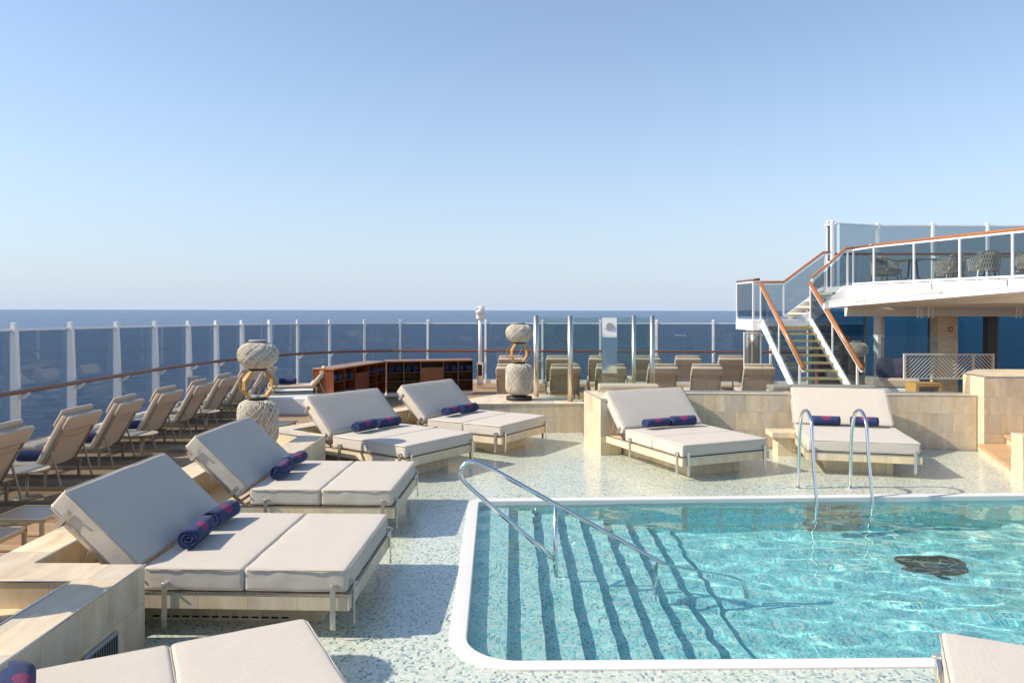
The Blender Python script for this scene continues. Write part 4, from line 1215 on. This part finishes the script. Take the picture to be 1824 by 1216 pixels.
# landing
ZLd = zt
b = MB(); b.prism([T3(6.77, 21.15, 0)[:2], T3(8.45, 21.15, 0)[:2], T3(8.45, 22.75, 0)[:2], T3(6.77, 22.75, 0)[:2]], ZLd-.30, ZLd, bev=.03); b.build('landing', M['white'], stc)
b = MB(); b.box(6.95-7.7, 7.10-7.7, 21.7-18, 21.9-18, 0, ZLd-.301); b.build('landing_post', M['white'], stc)
b = MB(); b.box(7.0-7.7, 7.2-7.7, 22.3-18, 22.5-18, 0, ZLd-.301); b.build('landing_post', M['white'], stc)
# upper flight toward +X
NU = 5; ZU = 3.31
for i in range(NU):
    z = ZLd+(ZU-ZLd)*(i+1)/(NU+.0); x = 8.30+.26*i
    if i < NU-1:
        b = MB(); b.box(x-7.7, x+.29-7.7, 21.25-18, 22.65-18, z-.045, z, bev=.004); tr = b.build('tread', M['tread'], stc)
        b = MB(); b.box(x-.006-7.7, x+.05-7.7, 21.26-18, 22.64-18, z+.0005, z+.008); b.build('nosing', M['yellow'], tr)
for y in (21.2, 22.7):
    b = MB(); b.bar(T3(8.2, y, ZLd-.05), T3(9.55, y, ZU-.10), .05, .26); b.build('stringer', M['white'], stc)
def rail_run(parent, pts, r_=.034, name='handrail', mat='wood_rail', base=None, off=(7.7, 18, 0), under=True):
    b = MB(); p = [Vector((a-off[0], c-off[1], z-off[2])) for a, c, z in pts]
    q = []
    for i, v in enumerate(p):
        if 0 < i < len(p)-1:
            q += [v.lerp(p[i-1], min(.3, .10/(v-p[i-1]).length)), v, v.lerp(p[i+1], min(.3, .10/(v-p[i+1]).length))]
        else: q.append(v)
    b.tube(q, r_, 12); b.build(name, M[mat], parent)
    if under:
        b = MB()
        for a, c in zip(p, p[1:]): b.bar(a-Vector((0, 0, r_+.022)), c-Vector((0, 0, r_+.022)), .05, .04)
        b.build('under_rail', M['white'], parent)
def panel(parent, p, q, mat='glass_rail', off=(7.7, 18, 0)):
    """p, q: (x, y, zlow, zhigh)"""
    A = Vector((p[0]-off[0], p[1]-off[1], 0)); B_ = Vector((q[0]-off[0], q[1]-off[1], 0)); d = (B_-A); d = d.normalized() if d.length > 1e-6 else Vector((1, 0, 0)); n = Vector((-d.y, d.x, 0))*.006
    b = MB(); vs = []
    for P, (zl, zh) in ((A, (p[2]-off[2], p[3]-off[2])), (B_, (q[2]-off[2], q[3]-off[2]))):
        for s in (-1, 1):
            for z in (zl, zh): v = P+n*s; vs.append((v.x, v.y, z))
    b.faces(vs, [(0, 1, 3, 2), (4, 6, 7, 5), (0, 4, 5, 1), (2, 3, 7, 6), (1, 5, 7, 3), (0, 2, 6, 4)])
    b.build('glass_pane', M[mat], parent)
def upright(parent, x, y, z0, z1, w=.045, off=(7.7, 18, 0), name='baluster'):
    b = MB(); b.box(x-off[0]-w/2, x-off[0]+w/2, y-off[1]-w/2, y-off[1]+w/2, z0-off[2], z1-off[2]); b.build(name, M['white'], parent)
def stair_z(y): return RS*(1+(y-17.97)/GO)
RH = .98
for x in (7.0, 8.40):
    ys = [18.35, 19.35, 20.3, 21.15]
    ys = [18.3, 19.7, 21.15]
    for y in ys: upright(stc, x, y, stair_z(y)-.05, stair_z(y)+RH-.06)
    for y0_, y1_ in zip(ys, ys[1:]):
        panel(stc, (x, y0_+.03, stair_z(y0_)+.10, stair_z(y0_)+RH-.12), (x, y1_-.03, stair_z(y1_)+.10, stair_z(y1_)+RH-.12))
    rail_run(stc, [(x, 18.05, stair_z(18.05)+RH), (x, 21.2, stair_z(21.2)+RH)], .055)
# landing rails
ZR = ZLd+1.12
rail_run(stc, [(6.80, 22.72, ZR), (6.80, 21.2, ZR), (6.98, 21.2, ZR+.02)], mat='rail_dark')
rail_run(stc, [(6.80, 22.72, ZR), (8.2, 22.72, ZR), (9.4, 22.72, ZU+1.06), (9.62, 22.72, ZU+1.06)])
rail_run(stc, [(8.44, 21.2, ZLd+1.18), (9.42, 21.2, ZU+1.06), (9.62, 21.2, ZU+1.06)])
for (x, y) in ((6.80, 21.2), (6.80, 22.72), (8.2, 22.72)): upright(stc, x, y, ZLd, ZR-.05)
upright(stc, 8.46, 21.2, ZLd-.1, ZLd+1.12, .06); upright(stc, 9.45, 21.2, ZU-.1, ZU+1.0); upright(stc, 9.45, 22.72, ZU-.1, ZU+1.0); upright(stc, 9.62, 21.2, ZU-.1, ZU+1.0)
panel(stc, (6.80, 21.23, ZLd+.08, ZR-.08), (6.80, 22.69, ZLd+.08, ZR-.08))
panel(stc, (6.83, 22.72, ZLd+.08, ZR-.08), (8.17, 22.72, ZLd+.08, ZR-.08)); panel(stc, (8.23, 22.72, ZLd+.10, ZR-.08), (9.42, 22.72, ZU+.08, ZU+.96))
panel(stc, (8.50, 21.2, ZLd+.18, ZLd+1.06), (9.42, 21.2, ZU+.08, ZU+.94)); panel(stc, (9.48, 21.2, ZU+.08, ZU+.94), (9.60, 21.2, ZU+.08, ZU+.94))
# brown lattice panel under the landing
la = empty('lattice_panel', (6.78, 21.2, 0), R(6), 'brown lattice screen panel under the stair landing', 'screen')
b = MB()
for x in (-.24, .24): b.box(x-.02, x+.02, -.02, .02, 0, 2.0)
b.box(-.22, .22, -.019, .019, 1.96, 1.999); b.box(-.22, .22, -.019, .019, .02, .06); b.build('frame', M['white'], la)
b = MB()
for k in range(-8, 34):
    z = k*.065
    for sgn in (1, -1):
        a = Vector((-.22, .004*sgn, z)); c = Vector((.22, .004*sgn, z+.44)) if sgn > 0 else None
        if sgn < 0: a = Vector((.22, .004*sgn, z)); c = Vector((-.22, .004*sgn, z+.44))
        if z+.44 > 1.95 or z < .05: continue
        b.bar(a, c, .006, .026)
b.build('lattice', M['lattice'], la)

# ------------------------------------------------------------------ upper deck
ud = empty('upper_deck', (10, 20, 0), 0, 'white upper deck with its projecting slatted awning over glazed columns', 'deck house')
def U3(x, y): return (x-10, y-20)
EDGE = [(9.45, 21.25), (9.65, 20.15), (10.87, 16.4), (12.8, 11.5)]
b = MB(); b.prism([U3(*p) for p in ((9.46, 23.6), (9.46, 21.24), (9.68, 20.16), (10.90, 16.42), (12.83, 11.5), (24, 11.5), (24, 23.6))], 3.12, 3.305); b.build('deck_slab', M['white'], ud)
# curved fascia below the slab edge
b = MB()
fz = [(.0, 3.30), (-.05, 3.26), (-.06, 3.02), (.06, 2.86), (.25, 2.78)]
secs = []
for i, p in enumerate(EDGE):
    d = dir_at(p, EDGE); n = Vector((-d.y, d.x, 0))
    if n.x > 0: n = -n
    n = -n
    secs.append([b.bm.verts.new((p[0]-10+n.x*a, p[1]-20+n.y*a, z)) for a, z in fz])
for A, B_ in zip(secs, secs[1:]):
    for k in range(len(fz)-1):
        f = b.bm.faces.new((A[k], B_[k], B_[k+1], A[k+1])); f.smooth = True
b.build('fascia', M['white'], ud)
# soffit and front beam of the covered area
b = MB(); b.prism([U3(8.95, 20.0), U3(24, 19.0), U3(24, 19.25), U3(8.95, 20.25)], 2.46, 2.76); b.build('front_beam', M['soffit'], ud)
b = MB(); b.prism([U3(9.1, 20.26), U3(24, 19.26), U3(24, 23.5), U3(9.1, 23.5)], 2.70, 2.77); b.build('ceiling', M['soffit'], ud)
# sloping awning: rises toward the viewer
def awning(pts, name, th=.07):
    b = MB(); vs = [(*U3(x, y), z) for x, y, z in pts]+[(*U3(x, y), z+th) for x, y, z in pts]
    n = len(pts)
    b.faces(vs, [tuple(range(n-1, -1, -1)), tuple(range(n, 2*n))]+[(i, (i+1) % n, n+(i+1) % n, n+i) for i in range(n)])
    bmesh.ops.recalc_face_normals(b.bm, faces=b.bm.faces)
    return b.build(name, M['white'], ud)
A0, A1, A2, A3 = (8.42, 20.1, 2.69), (10.3, 14.6, 3.02), (13.8, 14.2, 2.98), (13.6, 19.4, 2.70)
aw = awning([A0, A1, A2, A3], 'awning')
b = MB()
for k in range(15):
    t = (k+.5)/15
    p = Vector(A0).lerp(Vector(A1), t); q = Vector(A3).lerp(Vector(A2), t)
    p = p.lerp(q, .02)
    b.bar((*U3(p.x, p.y), p.z-.008), (*U3(q.x, q.y), q.z-.008), .012, .012)
b.build('soffit_seams', M['soffit'], aw)
for f0 in (.02, .20):
    b = MB()
    P, Q = (Vector((8.46, 20.05, 2.80)), Vector((9.77, 17.5, 3.17))) if f0 < .1 else (Vector((9.52, 19.4, 2.83)), Vector((10.54, 16.0, 3.20)))
    b.bar((*U3(P.x, P.y), P.z), (*U3(Q.x, Q.y), Q.z), .05, .15); b.build('awning_beam', M['awning_grey'], aw)
b = MB()
for k in range(44):
    t = (k+.5)/44; p = Vector(A0).lerp(Vector(A1), t); q = Vector(A3).lerp(Vector(A2), t); e = p.lerp(q, .19); p = p.lerp(q, .035)
    b.bar((*U3(p.x, p.y), p.z+.10), (*U3(e.x, e.y), e.z+.10), .03, .05)
b.build('awning_slats', M['white'], aw)
b = MB(); b.box(8.42-10-.09, 8.42-10+.07, 20.1-20-.07, 20.1-20+.05, 2.655, 2.80); b.build('end_block', M['white'], aw)
# truss-like hangers under the beam
for x in (10.55, 10.82, 13.0, 13.35):
    b = MB(); y = 19.75-(x-9.1)*.067-.03
    for dx in (-.05, .05): b.box(x+dx-10-.014, x+dx-10+.014, y-20-.17, y-20-.14, 2.42, 2.80)
    for k in range(4): b.bar((x-.05*(-1)**k-10, y-20-.155, 2.46+k*.085), (x+.05*(-1)**k-10, y-20-.155, 2.545+k*.085), .012, .012)
    b.build('hanger', M['white'], ud)
# columns
for (x, y, w_, mt, zt_) in ((10.15, 20.9, .10, 'white', 2.70), (10.30, 21.1, .17, 'soffit', 2.70), (13.45, 21.2, .22, 'brown_col', 2.70), (15.2, 21.0, .2, 'brown_col', 2.7)):
    b = MB(); b.box(x-10-w_/2, x-10+w_/2, y-20-.12, y-20+.12, 0, zt_-.001, bev=.01); b.build('column', M[mt], ud)
b = MB(); b.box(11.52-10, 12.06-10, 20.35-20, 20.72-20, 0, 2.699); co = b.build('column', M['trav_wide'], ud)
b = MB(); b.box(11.80-10, 11.92-10, 20.335-20, 20.347-20, 2.04, 2.17); sg = b.build('red_sign', M['red'], co)
b = MB(); b.box(11.825-10, 11.845-10, 20.329-20, 20.334-20, 2.07, 2.14); b.bar((11.85-10, 20.331-20, 2.08), (11.89-10, 20.331-20, 2.13), .02, .012, up=(0, 1, 0)); b.build('pictogram', M['white'], sg)
# glazing at the ship side
gl = empty('window_wall', (14, 23.3, 0), 0, 'dark blue tinted window wall under the upper deck', 'window')
for k, (x0, x1) in enumerate(((9.2, 10.9), (10.95, 12.9), (12.95, 15.0), (15.05, 17.5), (17.55, 20))):
    b = MB(); b.box(x0-14, x1-14, -.01, .01, .1, 2.69); b.build('glass_pane', M['glass_window'], gl)
for x in (9.17, 10.925, 12.925, 15.02, 17.52):
    b = MB(); b.box(x-14-.024, x-14+.024, -.05, .05, 0, 2.69); b.build('mullion', M['grey'], gl)
# balustrade of the upper deck
bal = empty('deck_balustrade', (10, 20, ZU), 0, 'glass balustrade with a varnished wooden rail along the upper deck edge', 'balustrade')
of = (10, 20, ZU)
ED = [Vector((9.62, 21.2, 0)), Vector((9.70, 20.15, 0)), Vector((10.92, 16.4, 0)), Vector((12.85, 11.5, 0))]
rail_run(bal, [(p.x, p.y, ZU+1.06) for p in ED[:2]], .036, mat='rail_dark', off=of); rail_run(bal, [(p.x, p.y, ZU+1.06) for p in ED[1:]], .036, off=of)
def along(a, b_, n): return [a.lerp(b_, i/n) for i in range(n+1)]
P_ = [ED[0], ED[1]] + along(ED[1], ED[2], 3)[1:] + along(ED[2], ED[3], 4)[1:]
for p in P_: upright(bal, p.x, p.y, ZU, ZU+1.0, .05, off=of)
for p, q in zip(P_, P_[1:]):
    d = (q-p).normalized()*.03
    panel(bal, (p.x+d.x, p.y+d.y, ZU+.07, ZU+.98), (q.x-d.x, q.y-d.y, ZU+.07, ZU+.98), off=of)
    b = MB(); b.bar((p.x-10, p.y-20, .045), (q.x-10, q.y-20, .045), .05, .05); b.build('bottom_rail', M['white'], bal)
# windscreen of the upper deck
uw = empty('upper_windscreen', (12, 23.5, ZU), 0, 'tinted glass windscreen with white posts behind the upper deck tables', 'windscreen')
XU = [9.78, 9.95, 11.43, 13.14, 14.85, 16.56, 18.3, 20.0]
for i, x in enumerate(XU):
    h = 2.05 if i != 1 else 2.12; y = 23.5 if i else 22.95
    w_ = .06 if i != 1 else .13
    b = MB(); b.box(x-12-w_, x-12+w_, y-23.5-.05, y-23.5+.05, -.1, h, bev=.03); b.build('post', M['white'], uw)
    if i > 1:
        b = MB(); b.box(x-12-.05, x-12+.05, -.30, -.05, .92, .98); b.build('rail_bracket', M['white'], uw)
for i, (x0, x1) in enumerate(zip(XU, XU[1:])):
    ya, yb = (23.5 if i else 22.95), 23.5
    if i == 0: ya = 23.5; yb = 22.95
    if i == 1: ya = 22.95; yb = 23.5
    b = MB(); pane(b, (x0+.05-12, ya-23.5+.0, 0), (x1-.05-12, yb-23.5, 0), .05, 1.93); b.build('glass_pane', M['glass_screen'], uw)
    b = MB(); b.bar((x0-12, ya-23.5, 1.95), (x1-12, yb-23.5, 1.95), .05, .04); b.build('top_rail', M['white'], uw)
b = MB(); b.tube([(9.95-12, -.30, 1.04), (20-12, -.30, 1.04)], .035, 10); b.build('handrail', M['rail_dark'], uw)

# ------------------------------------------------------------------ furniture on the upper deck
def make_armchair():
    root = empty('rope_armchair')
    b = MB(); b.cushion(-.27, .27, -.27, .27, .36, .46, rad=.03, div=3); b.build('seat_cushion', M['tan'], root)
    b = MB(); N = 26
    # woven shell: slanted rope bands round back and arms
    def sh(a, t):
        h0, h1 = .30, .64+.16*max(0, math.cos(a))**2
        r = .33+.05*t
        return Vector((-math.cos(a)*r, math.sin(a)*r, h0+(h1-h0)*t))
    for sgn in (1, -1):
        for k in range(-5, N+6):
            pts = []
            for j in range(6):
                t = j/5; a = R(-128+256*(k/N)+sgn*22*(t-.5))
                if abs(a) > R(128): continue
                pts.append(sh(a, t))
            if len(pts) > 1: b.tube(pts, .010, 4, cap=False)
    b.build('woven_shell', M['rope'], root)
    b = MB(); b.tube([sh(R(-128+256*k/20), 1.0) for k in range(21)], .016, 6); b.tube([sh(R(-128+256*k/20), 0) for k in range(21)], .014, 6); b.build('shell_rim', M['tanmetal'], root)
    b = MB(); b.cushion(-.31, -.20, -.22, .22, .46, .78, rad=.04, div=3); b.build('back_cushion', M['tan'], root)
    for sx_ in (-1, 1):
        for sy_ in (-1, 1):
            b = MB(); b.bar((sx_*.22, sy_*.22, .35), (sx_*.29, sy_*.29, 0), .025, .025); b.build('leg', M['tanmetal'], root)
    return root
def make_table(r_=.42):
    root = empty('dining_table')
    b = MB(); b.box(-r_, r_, -r_, r_, .71, .745, bev=.008); b.build('table_top', M['tanmetal'], root)
    for sx_ in (-1, 1):
        for sy_ in (-1, 1):
            b = MB(); b.bar((sx_*.06, sy_*.06, .71), (sx_*.09, sy_*.09, .25), .03, .03); b.bar((sx_*.09, sy_*.09, .25), (sx_*.26, sy_*.26, .0), .03, .03); b.build('leg', M['black'], root)
    return root
ch = make_armchair(); tb = make_table()
CH = [((10.45, 20.95), 20, 'rope armchair nearest the top of the stairs, back to the balustrade'), ((10.75, 21.7), -60, 'rope armchair with a slanted cushion behind the first upper baluster'), ((11.75, 20.2), 105, 'rope armchair seen from behind right of the first upper table'), ((12.05, 19.2), 80, 'rope armchair with diagonal weave near the middle of the upper balustrade'), ((12.35, 18.1), 150, 'cushioned rope armchair close to the right edge on the upper deck'), ((13.55, 19.6), -120, 'rope armchair partly hidden behind the last upper baluster'), ((12.75, 21.9), -90, 'rope armchair at the far side of the middle upper table')]
for i, (p, rz, lb) in enumerate(CH):
    o = ch if i == 0 else copy_tree(ch); o.location = (*p, ZU); o.rotation_euler.z = R(rz); tag(o, lb, 'armchair', 'rope armchairs on the upper deck')
TBS = [((11.35, 21.3), 10, 'dark table nearest the stairs on the upper deck'), ((12.95, 20.4), 15, 'dark table in the middle of the upper deck'), ((13.0, 17.6), 12, 'dark table at the right edge of the upper deck, holding glasses')]
for i, (p, rz, lb) in enumerate(TBS):
    o = tb if i == 0 else copy_tree(tb); o.location = (*p, ZU); o.rotation_euler.z = R(rz); tag(o, lb, 'table', 'dining tables on the upper deck')
b = MB(); b.lathe([(.03, 0), (.032, .004), (.006, .012), (.005, .08), (.03, .11), (.036, .15), (.03, .19)], 14); gm = b.build('wine_glass', M['glass'], None)
gm.location = (12.72, 17.45, ZU+.746); tag(gm, 'wine glass standing on the rightmost upper table', 'glass')

# ------------------------------------------------------------------ lounge corner under the upper deck
ss = empty('slatted_screen', (10.5, 18.6, 0), R(-2), 'white herringbone slatted screen behind the clear balustrade', 'screen')
b = MB()
HS = 1.55; z0 = .95
for x in (-.78, .88, 1.36): b.box(x-.025, x+.025, -.03, .03, 0, HS)
b.box(-.755, 1.335, -.029, .029, HS-.04, HS-.001); b.box(-.755, 1.335, -.029, .029, z0-.03, z0); b.build('frame', M['pale_beige'], ss)
b = MB()
def hatch(xa, xb, sgn):
    for k in range(-12, 30):
        c0 = k*.095
        pts = []
        for x in (xa, xb):
            z = z0+c0+sgn*(x-xa)
            pts.append((x, z))
        (x0, za), (x1, zb) = pts
        lo, hi = z0, HS-.04
        def clip(x0, za, x1, zb):
            t0, t1 = 0, 1
            dz = zb-za
            for bound, sg in ((lo, 1), (hi, -1)):
                a = sg*(za-bound); c = sg*(zb-bound)
                if a < 0 and c < 0: return None
                if a < 0: t0 = max(t0, a/(a-c))
                if c < 0: t1 = min(t1, a/(a-c))
            if t1-t0 < .05: return None
            return (x0+(x1-x0)*t0, za+dz*t0, x0+(x1-x0)*t1, za+dz*t1)
        r_ = clip(x0, za, x1, zb)
        if r_: b.bar((r_[0], 0, r_[1]), (r_[2], 0, r_[3]), .02, .032, up=(0, 1, 0))
hatch(-.755, -.05, 1); hatch(-.05, .40, -1); hatch(.40, .855, 1); hatch(.905, 1.335, -1)
b.build('slats', M['pale_beige'], ss)
pf = empty('planter_frame', (9.52, 17.4, 0), R(-2), 'ochre framed open box with dark inside standing on the deck', 'planter')
b = MB()
for x in (-.26, .26): b.box(x-.035, x+.035, -.25, .25, 0, .95)
b.box(-.225, .225, -.25, .25, .88, .949); b.build('frame', M['brass'], pf)
b = MB(); b.box(-.224, .224, .0, .24, .02, .879); b.build('dark_box', M['cabinet_in'], pf)
sf = empty('lounge_sofa', (9.55, 18.9, 0), R(-14), 'low sofa with dark purple cushions behind the stair foot', 'sofa')
b = MB(); b.cushion(-.55, .55, -.4, .45, .72, .92, rad=.04); b.build('seat_cushion', M['tan'], sf)
b = MB(); b.box(-.58, .58, -.42, .47, .48, .70, bev=.02); b.build('frame', M['white'], sf)
for sx_ in (-.5, .5):
    b = MB(); b.box(sx_-.03, sx_+.03, -.38, .42, 0, .479); b.build('leg', M['steel'], sf)
for (x, lb, mt, tl) in ((-.10, 'dark navy cushion leaning on the low sofa', 'navy', 12), (.24, 'mottled purple cushion leaning on the low sofa', 'purple', -10)):
    b = MB(); b.cushion(-.24, .24, -.07, .07, 0, .46, rad=.06, puff=.05, div=4)
    o = b.build('sofa_cushion', M[mt]); o.location = (9.55+x, 18.95-x*.25, .925); o.rotation_euler = (R(-18), R(tl), R(-14)); tag(o, lb, 'cushion')
lw = copy_tree(lan); lw.location = (9.62, 21.0, .0); lw.scale = (1.0, 1.0, 1.02); tag(lw, 'wicker lantern in the shade behind the right stair handrail', 'lantern', 'standing wicker lanterns')
sh_ = empty('shelf_unit', (9.05, 21.3, 0), R(-3), 'tall dark shelf unit with pale boxes behind the stair glass', 'shelf')
b = MB()
for x in (-.42, .42): b.box(x-.02, x+.02, -.15, .15, 0, 1.9)
b.box(-.40, .40, .13, .149, 0, 1.9); b.build('side_frame', M['cabinet_in'], sh_)
for z in (.35, .72, 1.09, 1.46, 1.86):
    b = MB(); b.box(-.399, .399, -.149, .129, z, z+.025); b.build('shelf', M['cabinet_in'], sh_)
for i, (x, z) in enumerate(((-.05, .375), (-.02, .745), (.02, 1.115), (0, 1.485))):
    b = MB(); b.box(-.16, .16, -.1, .1, 0, .13, bev=.01); o = b.build('storage_box', M['coping']); o.location = (9.05+x, 21.28, z)
    tag(o, 'pale box on the %s shelf of the dark unit behind the stairs' % ('lowest', 'second lowest', 'second highest', 'highest')[i], 'box', 'pale boxes on the shelf unit')
for o in bpy.data.objects:
    if o.name.startswith(('pool_floor', 'pool_wall', 'ladder_recess', 'grating', 'rim', 'rung', 'sump')): o.cycles.is_caustics_receiver = True
